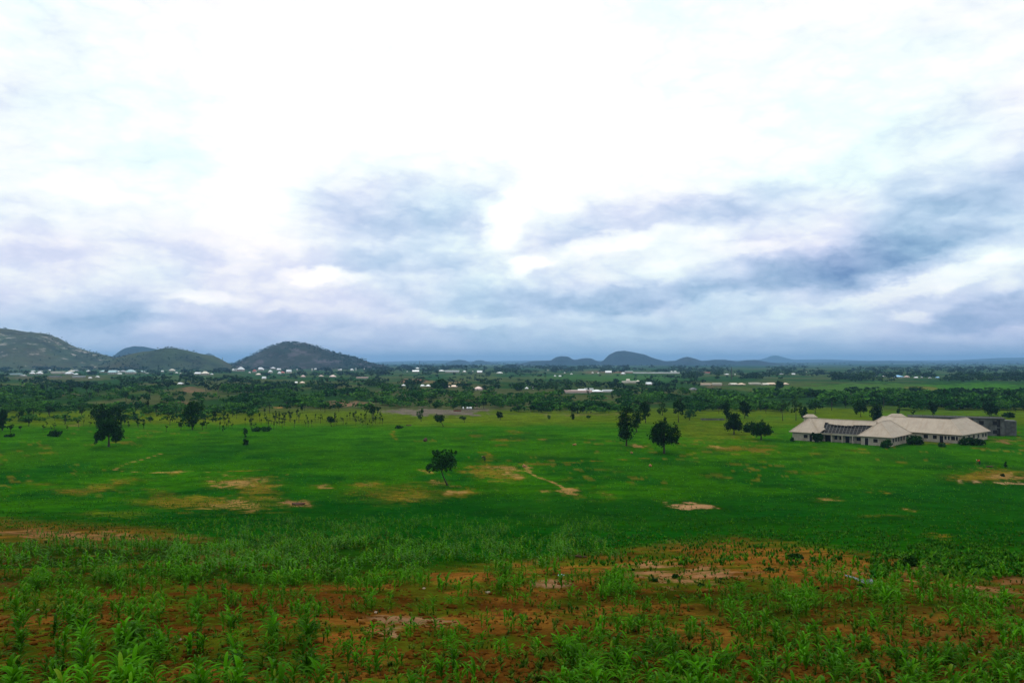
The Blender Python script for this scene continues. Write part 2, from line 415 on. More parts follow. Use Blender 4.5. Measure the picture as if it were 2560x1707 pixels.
# ------------------------------------------------------------------ ground sheet
def ground_colour(X, Y, Z):
    px, py = project(X, np.maximum(Y, .5), Z)
    x = px / K; y = py / K                      # reduced-photo units
    wob = (fbm(X / np.maximum(Y, 8) * 26, np.log(np.maximum(Y, 4)) * 30, 21, 4) - .5)
    wob2 = (fbm(X / np.maximum(Y, 8) * 90, np.log(np.maximum(Y, 4)) * 90, 31, 4) - .5)
    xs = x + wob * 60 + wob2 * 26; ys = y + wob * 16 + wob2 * 12
    nA = fbm(X / 14, Y / 22, 41, 5); nB = fbm(X / 3.1, Y / 3.6, 43, 5); nC = fbm(X / 60, Y / 140, 45, 4); nD = fbm(X / 0.8, Y / .8, 47, 4)
    n = len(X)
    def c3(c): return np.tile(np.array(c, float), (n, 1))
    def mix(a, b, f): return a + (b - a) * np.clip(f, 0, 1)[:, None]
    G = np.array
    # the plain
    col = c3((.019, .088, .0003))
    col = mix(col, c3((.004, .052, .002)), sstep(.46, .62, nA) * .7)
    col = mix(col, c3((.040, .096, .001)), sstep(.5, .7, nC) * .6)
    col = mix(col, c3((.028, .108, .0003)), sstep(1060, 1000, y) * .6)
    # dark crop at the foot of the slope
    dk = sstep(1128, 1165, ys + np.interp(x, [0, 600, 900, 1500, 2000, 2352], [-40, 4, 18, 0, 30, 60]))
    col = mix(col, c3((.002, .044, .002)), dk * .75)
    fl = sstep(.64, .70, fbm(x / 34 + wob * 2, y / 3.2 + wob2 * 2, 71, 4)) * sstep(978, 1000, y) * sstep(1160, 1120, y) * sstep(.44, .56, nC + (nA - .5) * .5)
    col = mix(col, c3((.12, .10, .010)), fl * .7)
    ln = sstep(.60, .68, fbm(x / 120, y / 3.0, 73, 3)) * sstep(960, 1000, y)
    col = mix(col, c3((.002, .032, .002)), ln * .45)
    # olive strip and the wooded land behind
    f = sstep(986, 966, ys)
    col = mix(col, c3((.070, .105, .003)), f * .9)
    f = sstep(950, 935, ys + np.interp(x, [0, 860, 1400, 1500, 2352], [0, 0, 0, 4, 6]))
    wood = mix(c3((.016, .050, .010)), c3((.055, .068, .022)), sstep(.42, .62, nC))
    col = mix(col, wood, f)
    col = mix(col, mix(c3((.016, .058, .016)), c3((.05, .075, .025)), sstep(.4, .6, nC)), sstep(885, 862, ys))
    far = sstep(848, 841, y)
    col = mix(col, mix(c3((.014, .045, .020)), c3((.055, .085, .035)), sstep(.42, .68, fbm(X / 420, Y / 900, 51, 4))), far)
    # slope near the camera: bare red earth with weeds
    edge = np.interp(x, [-500, 0, 380, 800, 1250, 1700, 2100, 2352, 3200], [1194, 1194, 1216, 1318, 1285, 1232, 1290, 1330, 1400])
    s = sstep(-14, 14, ys - edge)
    soil = mix(c3((.150, .064, .010)), c3((.082, .033, .005)), sstep(.42, .66, nB))
    soil = mix(soil, c3((.22, .115, .050)), sstep(.55, .72, nA) * sstep(.42, .6, nD) * .85)
    soil = mix(soil, c3((.040, .062, .003)), sstep(.50, .60, fbm(X / 1.5, Y / 1.8, 61, 6) + .03) * .85)
    soil = mix(soil, c3((.034, .013, .002)), sstep(.54, .64, fbm(X / .7, Y / .9, 63, 4)) * .4)
    soil = mix(soil, c3((.075, .070, .006)), sstep(1330, 1240, y) * .35)
    col = mix(col, soil, s)
    bd = sstep(1232, 1262, ys) * sstep(1352, 1325, ys) * sstep(1000, 850, x)
    br = sstep(1345, 1370, ys) * sstep(1200, 1320, x)
    col = mix(col, c3((.012, .030, .002)), np.maximum(bd * .85, br * .35) * (.6 + .8 * (nB > .48)))
    scol = col.copy(); smask = np.zeros(n)
    # patches: x, y, half width, half height, colour, strength, tilt (dy/dx)
    tan = (.25, .145, .045); ochre = (.13, .095, .008); brown = (.17, .10, .06); grey = (.125, .105, .082); olive = (.075, .11, .004)
    pale = (.40, .24, .13); red = (.19, .095, .065); lightf = (.045, .105, .016); rd = (.20, .10, .045)
    P = [(560, 1110, 90, 14, tan, .9, 0), (600, 1128, 50, 20, ochre, .9, 0), (480, 1158, 160, 16, ochre, .8, 0), (555, 1162, 80, 12, tan, .7, 0),
         (400, 1150, 110, 12, ochre, .7, 0), (745, 1118, 28, 7, tan, .8, 0), (845, 1113, 38, 6, tan, .9, 0), (940, 1143, 52, 12, tan, .8, 0), (900, 1130, 110, 24, ochre, .6, 0),
         (1060, 1133, 50, 8, ochre, .9, 0), (1040, 1130, 25, 4, tan, .8, 0), (1005, 1108, 26, 6, tan, .7, 0), (978, 1085, 22, 6, tan, .8, 0),
         (1085, 1080, 34, 9, ochre, .9, 0), (1145, 1086, 52, 16, ochre, .95, 0), (1165, 1076, 36, 4, tan, .8, 0), (1175, 1088, 14, 5, tan, .8, 0),
         (1305, 1128, 22, 8, tan, 1, 0), (1252, 1128, 16, 4, tan, .9, 0), (1395, 1134, 28, 5, tan, .7, .2), (1585, 1162, 54, 6.5, (.34, .19, .09), 1.3, .05),
         (1208, 1073, 9, 5, tan, 1, 0), (1170, 1010, 40, 3, ochre, .8, 0), (1150, 1022, 25, 3, ochre, .8, 0), (1115, 1048, 16, 12, ochre, .8, 0), (900, 997, 7, 12, ochre, .8, 0),
         (1240, 1008, 14, 2, tan, .8, 0), (1186, 992, 20, 5, ochre, .6, 0), (1452, 1022, 30, 3, tan, .9, .05), (1650, 992, 120, 20, olive, .9, 0), (1700, 1032, 75, 6, ochre, .9, 0), (1650, 1026, 30, 2.5, tan, .8, 0),
         (2270, 1092, 90, 14, ochre, 1, 0), (2330, 1094, 50, 5, tan, .8, 0), (2330, 1110, 80, 2.5, pale, .9, 0), (2235, 1107, 30, 2, pale, .8, 0),
         (1910, 1148, 34, 4, tan, .7, 0), (1850, 1083, 70, 2.5, ochre, .6, 0), (2010, 1128, 30, 2.5, ochre, .8, 0), (2160, 1230, 36, 6, ochre, .9, 0),
         (2100, 1015, 60, 5, ochre, .6, 0), (2290, 1012, 40, 4, rd, .8, 0), (2160, 1018, 30, 4, rd, .7, 0), (2030, 1185, 60, 3, ochre, .5, 0), (2080, 1170, 20, 3, tan, .6, 0),
         (225, 1120, 45, 10, ochre, .7, 0), (170, 1128, 40, 8, ochre, .7, 0), (90, 1112, 40, 5, ochre, .6, 0), (285, 1108, 30, 5, ochre, .7, 0), (405, 1085, 18, 5, ochre, .8, 0), (370, 1130, 40, 8, ochre, .5, 0),
         (300, 1102, 60, 5, ochre, .5, 0), (680, 1155, 45, 9, rd, .9, 0), (250, 1180, 90, 8, olive, .6, 0),
         (1000, 946, 140, 9, grey, 1, .012), (1095, 942, 50, 6, grey, 1, .05), (795, 927, 62, 7, brown, .9, 0), (740, 930, 25, 4, brown, .8, 0), (640, 935, 14, 3, tan, .8, 0),
         (180, 977, 30, 6, brown, .7, 0), (420, 925, 30, 5, brown, .6, 0), (440, 897, 40, 9, brown, .7, 0), (130, 906, 80, 5, brown, .6, 0), (245, 928, 40, 3, brown, .8, 0),
         (345, 966, 100, 6, ochre, .5, 0), (1330, 952, 150, 4, brown, .5, 0), (1150, 962, 240, 8, olive, .8, 0), (500, 960, 330, 16, (.085, .115, .003), .8, 0),
         (955, 876, 44, 4.5, red, 1, 0), (1030, 880, 60, 5, (.14, .11, .05), .9, 0), (1400, 856, 75, 4, red, .9, 0), (1290, 866, 110, 5, (.09, .10, .05), .8, 0), (1420, 868, 180, 10, (.035, .095, .02), .9, 0),
         (1090, 868, 90, 5, (.06, .09, .03), .8, 0), (2000, 892, 330, 12, lightf, 1, -.004), (2260, 892, 120, 14, (.035, .115, .008), .9, 0), (2120, 893, 30, 4, (.10, .11, .02), .7, 0),
         (60, 835, 80, 5, (.06, .12, .02), .9, 0), (30, 842, 60, 4, brown, .6, 0), (130, 868, 160, 5, (.08, .075, .04), .8, 0), (400, 868, 120, 6, (.05, .085, .03), .8, 0),
         (80, 885, 100, 7, (.06, .085, .02), .7, 0), (300, 900, 90, 8, (.05, .08, .015), .7, 0), (600, 880, 60, 5, (.08, .09, .03), .7, 0), (1470, 925, 70, 5, (.10, .10, .04), .6, 0),
         (1390, 935, 70, 12, (.02, .11, .004), .8, 0), (1750, 960, 200, 10, (.04, .10, .006), .7, 0), (2150, 950, 260, 12, (.05, .105, .008), .7, 0), (640, 905, 60, 6, (.02, .075, .02), .6, 0),
         (1480, 905, 60, 6, (.07, .085, .03), .6, 0), (1640, 885, 30, 5, (.10, .075, .045), .8, 0),
         (1270, 1338, 70, 14, (.20, .11, .055), .7, 0), (1600, 1318, 190, 34, (.22, .11, .05), .6, .05), (1850, 1290, 330, 26, (.15, .062, .010), .7, .06),
         (2020, 1350, 70, 8, (.22, .12, .065), .8, .04), (930, 1425, 130, 14, (.18, .10, .05), .7, .05), (880, 1450, 70, 10, (.22, .12, .06), .7, 0), (150, 1228, 220, 12, (.20, .095, .04), .7, .03),
         (780, 1490, 110, 40, (.16, .055, .010), .7, 0), (2180, 1470, 180, 16, (.05, .018, .006), .6, 0), (1150, 1400, 90, 12, (.07, .022, .006), .7, 0), (400, 1470, 80, 30, (.085, .030, .006), .5, 0),
         (2240, 1560, 110, 20, (.12, .05, .015), .6, 0), (60, 1440, 80, 20, (.16, .06, .012), .5, 0)]
    for (cx, cy, rx_, ry_, c, am, tl) in P:
        d = np.abs((xs - cx) / rx_) ** 2 + np.abs((ys + wob2 * ry_ * 1.6 - wob * 8 - wob2 * 6 - cy - tl * (xs - cx)) / ry_) ** 2
        f = sstep(1.45, .35, np.sqrt(d) + (nB - .5) * .9) * (1 if cy > 1240 or cy < 960 or cx == 1585 else .84) * am
        if 975 < cy < 1200: col = mix(col, c3(ochre), f * .42)
        scol = mix(scol, c3(c), sstep(0, .25, f)); smask = np.maximum(smask * .999, f)
    # trodden footpaths
    paths = [([(1207, 1070), (1214, 1084), (1232, 1094), (1262, 1104), (1288, 1116), (1306, 1130)], 2.4, tan),
             ([(1208, 1067), (1330, 1061), (1420, 1056), (1500, 1052)], 1.5, ochre), ([(960, 1084), (1080, 1070), (1208, 1068)], 1.2, ochre),
             ([(375, 1040), (345, 1050), (300, 1062), (262, 1077), (285, 1082), (330, 1085), (400, 1084), (480, 1083)], 1.8, tan),
             ([(480, 1083), (700, 1078), (960, 1072)], .9, ochre), ([(480, 1108), (560, 1100), (660, 1090)], 2, ochre)]
    for pts, w, c in paths:
        best = np.full(n, 1e9)
        for (ax, ay), (bx, by) in zip(pts[:-1], pts[1:]):
            ex = bx - ax; ey = (by - ay) * 4
            t = np.clip(((x - ax) * ex + (y - ay) * 4 * ey) / (ex * ex + ey * ey), 0, 1)
            dd = np.hypot((x - ax - t * ex) * .35, (y - ay) - t * ey / 4)
            best = np.minimum(best, dd)
        f = sstep(w * 1.5, w * .2, best + wob2 * w * .9) * (.66 + .25 * wob)
        scol = mix(scol, c3(c), sstep(0, .3, f)); smask = np.maximum(smask, f)
    return col, scol, smask

def build_ground():
    a_f = np.radians(np.linspace(-58, 58, 1000)); a_b = np.radians(np.linspace(58, 302, 82))[1:-1]
    A = np.concatenate([a_f, a_b]); na = len(A)
    rr = 1.5 * (24000 / 1.5) ** np.linspace(0, 1, 560)
    AA, RR = np.meshgrid(A, rr); X = (np.sin(AA) * RR).ravel(); Y = (np.cos(AA) * RR).ravel(); Z = gz(X, Y)
    V = np.stack([X, Y, Z], 1); nr = len(rr)
    i = np.arange(nr - 1)[:, None] * na; j = np.arange(na)[None, :]; j2 = (j + 1) % na
    Fq = np.stack([i + j, i + na + j, i + na + j2, i + j2], -1).reshape(-1, 4)[:, ::-1]
    V = np.vstack([V, [[0, 0, float(gz(0., 0.))]]])
    cap = np.stack([np.full(na, len(V) - 1), j.ravel(), j2.ravel()], 1)[:, ::-1]
    gc, sc_, sm_ = ground_colour(X, Y, Z)
    me = mesh_np('ground', V, [Fq, cap], M['ground'], smooth=True, col=np.vstack([gc, [[.1, .04, .01]]]))
    a = me.color_attributes.new('soil', 'FLOAT_COLOR', 'POINT')
    q = np.zeros((len(V), 4), np.float32); q[:-1, :3] = sc_; q[:-1, 3] = sm_; a.data.foreach_set('color', q.ravel())
    tag(link('ground', me), kind='structure')
    return float(Z.min())
ZMIN = build_ground()

# ------------------------------------------------------------------ hills
def hill(D, prof, mat, wfac=2.2, rough=.06, nu=260, nv=64, seed=1, scrub=0):
    px = np.array([p[0] * K for p in prof]); py = np.array([p[1] * K for p in prof])
    xs = (px - CX) / F * D
    zs = CAMZ + (HZ - py) / F * D
    o = np.argsort(xs); xs = xs[o]; zs = zs[o]
    gx = np.linspace(xs[0], xs[-1], nu)
    top = np.interp(gx, xs, zs)
    kk = np.hanning(9); kk /= kk.sum(); top = np.convolve(np.pad(top, 4, mode='edge'), kk, 'valid')
    base = -6.0
    hh = np.maximum(top - base, 0)
    hmax = hh.max(); Wd = hmax * wfac + 40
    wu = Wd * (.35 + .65 * np.sqrt(np.clip(hh / hmax, 0, 1)))
    v = np.linspace(-1, 1, nv)
    GX, VV = np.meshgrid(gx, v)
    Y = D + VV * wu[None, :]
    X = GX * (Y / D) ** .35
    sh = np.clip(1 - np.abs(VV) ** 1.7, 0, 1) ** .95
    Z = base + hh[None, :] * sh
    nz = fbm(X / (hmax * .8), Y / (hmax * .8), seed, 5) - .5
    nz2 = fbm(X / (hmax * .16), Y / (hmax * .16), seed + 5, 4) - .5
    nz3 = np.abs(fbm(X / (hmax * .5), Y / (hmax * 1.2), seed + 9, 4) - .5)
    keep = 1 - np.exp(-(VV / .12) ** 2)
    Z = Z + (nz * 2.6 * rough + nz2 * .9 * rough) * hmax * sh * (.15 + .85 * keep) - nz3 * hmax * rough * 2.4 * sh * keep
    V = np.stack([X.ravel(), Y.ravel(), Z.ravel()], 1)
    i = np.arange(nv - 1)[:, None] * nu; j = np.arange(nu - 1)[None, :]
    Fq = np.stack([i + j, i + j + 1, i + nu + j + 1, i + nu + j], -1).reshape(-1, 4)
    me = mesh_np('hill', V, [Fq], mat, smooth=True)
    tag(link('hill', me), kind='structure')
    if scrub:                                            # bushes and trees on the slope
        k = rng.integers(0, nv * nu, scrub * 3)
        P = V[k]; dens = fbm(P[:, 0] / 130, P[:, 1] / 130, seed + 3, 3)
        P = P[(dens > .50 + rng.normal(0, .03, len(P))) & (P[:, 2] > 8)][:int(scrub * .8)]
        P = P + np.stack([rng.normal(0, 6, len(P)), rng.normal(0, 3, len(P)), np.full(len(P), -.4)], 1)
        return P
    return None

Mh1 = mat_hill('hill_rocky', (.036, .060, .022), (.38, .34, .30), .065)
Mh2 = mat_hill('hill_green', (.030, .052, .016), (.12, .11, .08), -.04)
Mh3 = mat_hill('hill_dome', (.014, .030, .018), (.10, .085, .095), .11)
Mh4 = mat_hill('hill_far', (.006, .022, .022), (.03, .04, .04), -.08)
SCRUB = []
SCRUB.append(hill(3000, [(-900, 846), (-600, 820), (-330, 790), (-150, 765), (-60, 757), (0, 755), (14, 755), (60, 762), (100, 765), (118, 769), (150, 788), (200, 807), (230, 813), (262, 820), (300, 826), (340, 832), (370, 846)], Mh1, 2.4, .07, 420, 110, 1, 1500))
SCRUB.append(hill(2800, [(210, 850), (250, 832), (290, 815), (325, 808), (345, 806), (380, 799), (400, 799), (440, 807), (460, 812), (490, 817), (510, 828), (535, 843), (550, 850)], Mh2, 2.2, .04, 300, 80, 2, 380))
SCRUB.append(hill(3100, [(515, 848), (545, 835), (570, 822), (600, 806), (625, 794), (650, 788), (672, 786), (700, 789), (725, 796), (745, 803), (775, 811), (820, 822), (860, 836), (900, 845)], Mh3, 2.3, .06, 340, 90, 3, 2200))
hill(6200, [(258, 842), (264, 820), (274, 808), (290, 799), (308, 795), (330, 796), (350, 800), (380, 806), (430, 820), (500, 842)], Mh4, 1.6, .04, seed=4)
hill(9000, [(455, 840), (463, 822), (470, 814), (480, 811), (490, 815), (500, 824), (520, 838)], Mh4, 1.6, .05, seed=5)
hill(8500, [(990, 841), (1020, 835), (1040, 828), (1055, 826), (1070, 828), (1080, 834), (1092, 828), (1105, 827), (1125, 832), (1160, 838), (1200, 842)], Mh4, 1.8, .05, seed=6)
hill(6300, [(1150, 842), (1200, 834), (1225, 829), (1265, 828), (1275, 821), (1288, 818), (1306, 819), (1316, 826), (1322, 826), (1345, 822), (1358, 823), (1378, 832), (1386, 828), (1398, 815), (1415, 807), (1433, 805), (1455, 809), (1480, 814), (1500, 822), (1530, 830), (1552, 828), (1565, 822), (1578, 819), (1595, 823), (1612, 829), (1640, 826), (1665, 826), (1695, 831), (1712, 827), (1735, 826), (1755, 830), (1790, 836), (1850, 843)], Mh4, 1.5, .05, 420, 50, 7)
hill(14500, [(820, 838), (870, 831), (940, 829), (1030, 828), (1100, 830), (1300, 827), (1500, 829), (1740, 827), (1765, 820), (1778, 814), (1795, 819), (1820, 826), (1900, 825), (2000, 829), (2200, 827), (2290, 822), (2352, 821), (2500, 825), (2800, 835)], Mh4, .9, .03, 400, 20, 8)
hill(10500, [(1750, 843), (1850, 832), (1960, 829), (2050, 828), (2140, 832), (2260, 829), (2400, 828), (2600, 833), (2900, 840)], Mh4, 1.3, .05, 300, 24, 9)

# ------------------------------------------------------------------ foliage generators
def crown_np(lobes, n, leaf, r, clus=14, spread=.35):
    """leaf quads gathered in clumps within lobes (cx,cy,cz,rx,ry,rz)"""
    L = np.array(lobes, float); w = (L[:, 3] * L[:, 4] * L[:, 5]) ** .67; w /= w.sum()
    nc = max(n // clus, 4)
    li = r.choice(len(L), nc, p=w)
    d = r.normal(size=(nc, 3)); d /= np.linalg.norm(d, axis=1)[:, None]
    rad = r.uniform(.12, 1, nc) ** .42 * r.uniform(.82, 1.1, nc)
    C = L[li, :3] + d * rad[:, None] * L[li, 3:6]
    ci = r.integers(0, nc, n)
    s = (L[li[ci], 3:6].min(axis=1) * spread)[:, None]
    Pn = C[ci] + r.normal(size=(n, 3)) * s * .55
    u = r.normal(size=(n, 3)); u /= np.linalg.norm(u, axis=1)[:, None]
    t = r.normal(size=(n, 3)); v = np.cross(u, t); v /= np.linalg.norm(v, axis=1)[:, None]
    sz = (leaf * r.uniform(.6, 1.4, n))[:, None]
    u = u * sz; v = v * sz * .62
    V = np.stack([Pn - u, Pn - v, Pn + u, Pn + v], 1).reshape(-1, 3)
    return V, np.arange(n * 4).reshape(-1, 4)

def scatter(V, Fq, pos, yaw, scl, tilt=None):
    """merge copies of a small mesh"""
    n = len(pos); c, s = np.cos(yaw), np.sin(yaw)
    scl = np.asarray(scl, float)
    if scl.ndim == 1: scl = np.repeat(scl[:, None], 3, 1)
    P = V[None] * scl[:, None, :]
    X = P[..., 0] * c[:, None] - P[..., 1] * s[:, None] + pos[:, None, 0]
    Yy = P[..., 0] * s[:, None] + P[..., 1] * c[:, None] + pos[:, None, 1]
    Zz = P[..., 2] + pos[:, None, 2]
    VV = np.stack([X, Yy, Zz], -1).reshape(-1, 3)
    FF = (Fq[None] + (np.arange(n) * len(V))[:, None, None]).reshape(-1, Fq.shape[1])
    return VV, FF

def join(parts):
    Vs, Fs, off = [], [], 0
    for V, Fq in parts:
        Vs.append(V); Fs.append(Fq + off); off += len(V)
    return np.vstack(Vs), np.vstack(Fs)

# ------------------------------------------------------------------ named trees, traced lobe by lobe
def hero(name, bx, by, lobes, trunk, label, n=1500, leaf=.22, mat='leafdark', cat='tree', group=None, limbs=5, tr=.16):
    """lobes and trunk in photo pixels about the base: (dx, up, rx, rz)"""
    x, y, z = g1(bx, by); s = y / F
    e = empty(name, (x, y, z - .05), 0, label, cat, group)
    r = np.random.default_rng(int(bx * 7 + by))
    n = int(n * 1.5); leaf *= 1.1
    Lb = [(a * s, r.uniform(-.35, .35) * c * s, b * s, c * s * 1.08, c * s, d * s * 1.05) for a, b, c, d in lobes]
    V, Fq = crown_np(Lb, n, leaf, r)
    V[:, 2] = np.maximum(V[:, 2], .05)
    link('crown', mesh_np('crown', V, [Fq], M[mat]), e)
    if trunk:
        mb = MB()
        pts = [(a * s, 0, b * s) for a, b in trunk]
        rad = [tr * (1 - .6 * k / (len(pts) - 1)) * (1.35 if k == 0 else 1) for k in range(len(pts))]
        mb.tube(pts, rad, 7)
        for k in range(limbs):
            l = Lb[k % len(Lb)]; st = Vector(pts[-1]) * .6 + Vector(pts[-2]) * .4
            en = Vector(l[:3]) + Vector((r.normal() * l[3] * .4, r.normal() * l[4] * .4, r.uniform(0, .5) * l[5]))
            mid = (st + en) / 2 + Vector((0, 0, .12 * (en - st).length))
            mb.tube([st, mid, en], [tr * .45, tr * .28, tr * .1], 5)
        mb.build('trunk', M['bark'], e, True)
    return e

hero('tree', 1119, 1213, [(-22, 64, 18, 16), (-4, 70, 18, 18), (8, 58, 13, 18), (-38, 48, 11, 10), (-18, 48, 18, 11), (4, 46, 10, 9), (-48, 42, 6, 9), (12, 82, 12, 6), (-30, 80, 12, 7), (10, 88, 7, 4)],
     [(0, 0), (-5, 10), (-12, 26), (-18, 46), (-14, 62)], 'lone leafy tree with leaning trunk in the middle of the green field', 2000, .17, 'leaf', tr=.17)
hero('tree', 1566, 1114, [(-2, 84, 16, 14), (-3, 66, 18, 18), (-10, 54, 14, 12), (2, 34, 16, 16), (-4, 28, 15, 14), (4, 48, 10, 12), (3, 94, 8, 8), (22, 50, 7, 8)],
     [(0, 0), (0, 12), (1, 30), (0, 60), (0, 84)], 'tall narrow dark tree standing on a bare earth patch', 1900, .22, tr=.24)
hero('tree', 1592, 1080, [(4, 46, 12, 12), (0, 34, 14, 12), (-6, 22, 12, 12), (8, 56, 7, 7)], [(0, 0), (-2, 12), (0, 34), (3, 48)],
     'smaller dark tree leaning close beside the tall narrow one', 900, .24)
hero('tree', 1660, 1133, [(0, 52, 26, 22), (-20, 46, 18, 17), (20, 46, 18, 18), (0, 34, 26, 14), (-4, 72, 14, 12), (24, 66, 10, 10), (2, 82, 7, 8), (-26, 40, 12, 12), (28, 32, 10, 8), (-12, 60, 16, 14)],
     [(0, 0), (0, 10), (0, 28), (1, 52), (0, 70)], 'broad round-crowned dark tree with a short straight trunk', 2600, .24, tr=.30)
hero('tree', 1614, 1057, [(0, 38, 12, 12), (2, 26, 12, 8), (-3, 14, 6, 7), (-6, 44, 8, 7)], [(0, 0), (0, 10), (0, 26), (0, 38)],
     'ragged dark tree standing behind the two tall field trees', 800, .28)
hero('tree', 1696, 1055, [(-6, 40, 8, 9), (8, 38, 9, 10), (0, 46, 10, 7), (4, 26, 8, 7), (-8, 28, 6, 6)], [(0, 0), (0, 10), (-1, 20), (5, 34)],
     'upright tree with forked bare trunk at the olive strip', 650, .26, tr=.2)
hero('tree', 1724, 1050, [(0, 17, 15, 8), (-6, 12, 9, 6), (10, 13, 8, 6)], [(0, 0), (0, 6), (0, 14)], 'low umbrella shaped tree on the olive strip', 500, .26, 'leaf')
hero('tree', 1656, 1038, [(0, 22, 8, 9), (-6, 12, 6, 6), (6, 14, 6, 6)], [(0, 0), (0, 8), (0, 20)], 'thin light green tree between the forked tree and the ragged one', 400, .28, 'leafolive')
hero('tree', 1816, 1047, [(-2, 30, 10, 12), (0, 16, 10, 10), (0, 40, 6, 6)], [(0, 0), (0, 10), (0, 30)], 'dark column of a tree beside the rounded pair near the low wall', 700, .3)
hero('tree', 1862, 1046, [(0, 28, 13, 13), (-4, 38, 8, 6), (3, 14, 8, 7)], [(0, 0), (0, 10), (0, 28)], 'dark tree with full crown behind the clump near the school', 800, .3)
hero('tree', 1835, 1086, [(0, 34, 18, 16), (-8, 24, 14, 12), (9, 22, 14, 12), (1, 46, 10, 8)], [(0, 0), (0, 10), (0, 32)], 'dense rounded dark tree in front of the clump near the school', 1500, .26, tr=.24)
hero('tree', 1874, 1080, [(0, 14, 13, 12), (-5, 8, 10, 8)], [(0, 0), (0, 8), (0, 14)], 'low bushy dark tree touching the dense rounded one', 700, .26)
hero('tree', 1903, 1099, [(0, 28, 20, 15), (-10, 22, 14, 12), (12, 24, 14, 12), (2, 38, 10, 8)], [(0, 0), (0, 10), (0, 28)], 'wide low dark tree nearest to the school building', 1500, .26, tr=.25)
hero('tree', 272, 1116, [(0, 46, 26, 18), (-22, 32, 15, 13), (22, 32, 15, 14), (-6, 58, 20, 12), (6, 66, 12, 9), (18, 20, 12, 8), (-24, 18, 12, 8)],
     [(0, 0), (0, 12), (0, 30), (-2, 50)], 'big spreading dark tree with short trunk at the scrub edge', 2600, .28, tr=.3)
hero('tree', 262, 1068, [(-10, 40, 24, 18), (16, 34, 26, 18), (30, 22, 20, 14), (0, 20, 24, 14)], [(0, 0), (0, 14), (0, 40)], 'tall dense tree crown rising behind the big spreading tree', 1300, .36)
hero('tree', 481, 1073, [(0, 28, 15, 14), (-2, 14, 10, 10), (2, 52, 20, 16), (-6, 42, 14, 12)], [(0, 0), (0, 12), (0, 30), (0, 52)], 'tall dark tree with a stacked double crown in the scrub', 1400, .32, tr=.25)
hero('sapling', 614, 1112, [(0, 8, 7, 7), (0, 34, 6, 9), (0, 22, 2, 4)], [(0, 0), (0, 12), (0, 36)], 'thin dark sapling with a tuft at the top and a bush at its foot', 420, .2, cat='sapling', tr=.07)
hero('bush', 136, 1091, [(0, 8, 15, 7), (-8, 6, 8, 6), (9, 6, 8, 6)], None, 'wide low bush in front of the scattered saplings', 700, .24, cat='bush')
hero('tree', 6, 1076, [(0, 40, 9, 14), (-4, 22, 8, 12), (2, 12, 5, 8)], [(0, 0), (0, 14), (0, 40)], 'tall narrow dark tree cut by the edge of the view', 800, .3)
hero('tree', 1109, 1066, [(-11, 23, 12, 9), (-14, 16, 8, 5), (-4, 22, 7, 8)], [(0, 0), (-3, 6), (-8, 12), (-11, 22)], 'small dark mushroom shaped tree with leaning trunk before the grey ploughed plot', 800, .2, tr=.13)
hero('tree', 1161, 1056, [(-6, 12, 8, 4), (0, 11, 5, 3)], [(0, 0), (0, 5), (-3, 11)], 'little flat topped tree on the yellow green strip', 300, .2, 'leafolive', tr=.08)
hero('tree', 1053, 1054, [(-4, 22, 9, 7), (-2, 13, 7, 5), (2, 28, 5, 4)], [(0, 0), (-1, 8), (-3, 22)], 'pale green slender tree against the grey ploughed plot', 420, .22, 'leafolive', tr=.1)
hero('tree', 930, 1043, [(-6, 24, 12, 9), (10, 22, 10, 6), (0, 14, 8, 6)], [(0, 0), (1, 6), (-2, 12), (0, 22)], 'leafy tree with a broad fork where the ploughed plot begins', 600, .26, 'leaf', tr=.16)
hero('tree', 830, 1066, [(-5, 18, 8, 7), (2, 15, 5, 5)], [(0, 0), (-3, 6), (-5, 16)], 'small round headed tree with bent trunk among the saplings', 420, .22, tr=.1)
hero('tree', 1251, 1049, [(-3, 13, 8, 7), (4, 11, 5, 5)], [(0, 0), (0, 6), (-2, 13)], 'small dark tree at the far end of the ploughed plot', 420, .22, tr=.1)
hero('sapling', 1432, 1048, [(0, 7, 5, 6), (0, 12, 3, 4)], [(0, 0), (0, 4), (0, 8)], 'short bushy sapling standing alone on the yellow green strip', 260, .2, cat='sapling', tr=.06)
hero('sapling', 1372, 1048, [(0, 6, 5, 4)], [(0, 0), (0, 6)], 'pale tiny sapling on the yellow green strip', 160, .2, 'leafolive', cat='sapling', tr=.05)
hero('sapling', 1472, 1049, [(0, 8, 6, 3)], [(0, 0), (0, 7)], 'tiny flat headed sapling beside the dark bushy wood', 160, .2, 'leaf', cat='sapling', tr=.05)
hero('bush', 996, 1071, [(0, 4, 10, 4)], None, 'flat dark bush lying in the grass beyond the footpath', 300, .2, cat='bush')
hero('bush', 22, 1092, [(-8, 3, 6, 3), (5, 4, 9, 4)], None, 'small patchy bush at the rim of the scrub by the view edge', 260, .22, cat='bush')
hero('bush', 655, 1078, [(-14, 5, 14, 5), (10, 6, 12, 6)], None, 'long brown green thicket beside the thin sapling', 700, .26, 'leaf', cat='bush')
hero('tree', 2152, 1042, [(0, 28, 14, 12), (-7, 18, 10, 8), (8, 20, 9, 8)], [(0, 0), (0, 8), (0, 26)], 'leafy tree standing just behind the long school roof', 900, .3)
hero('tree', 2192, 1052, [(0, 24, 13, 13), (0, 10, 12, 10), (3, 34, 8, 6)], [(0, 0), (0, 10), (0, 24)], 'dense egg shaped dark tree between the two school roofs', 1000, .3)
hero('tree', 2010, 1045, [(0, 18, 7, 11), (-2, 8, 6, 8)], [(0, 0), (0, 8), (0, 18)], 'narrow dark tree beside the small rear roof of the school', 600, .28)
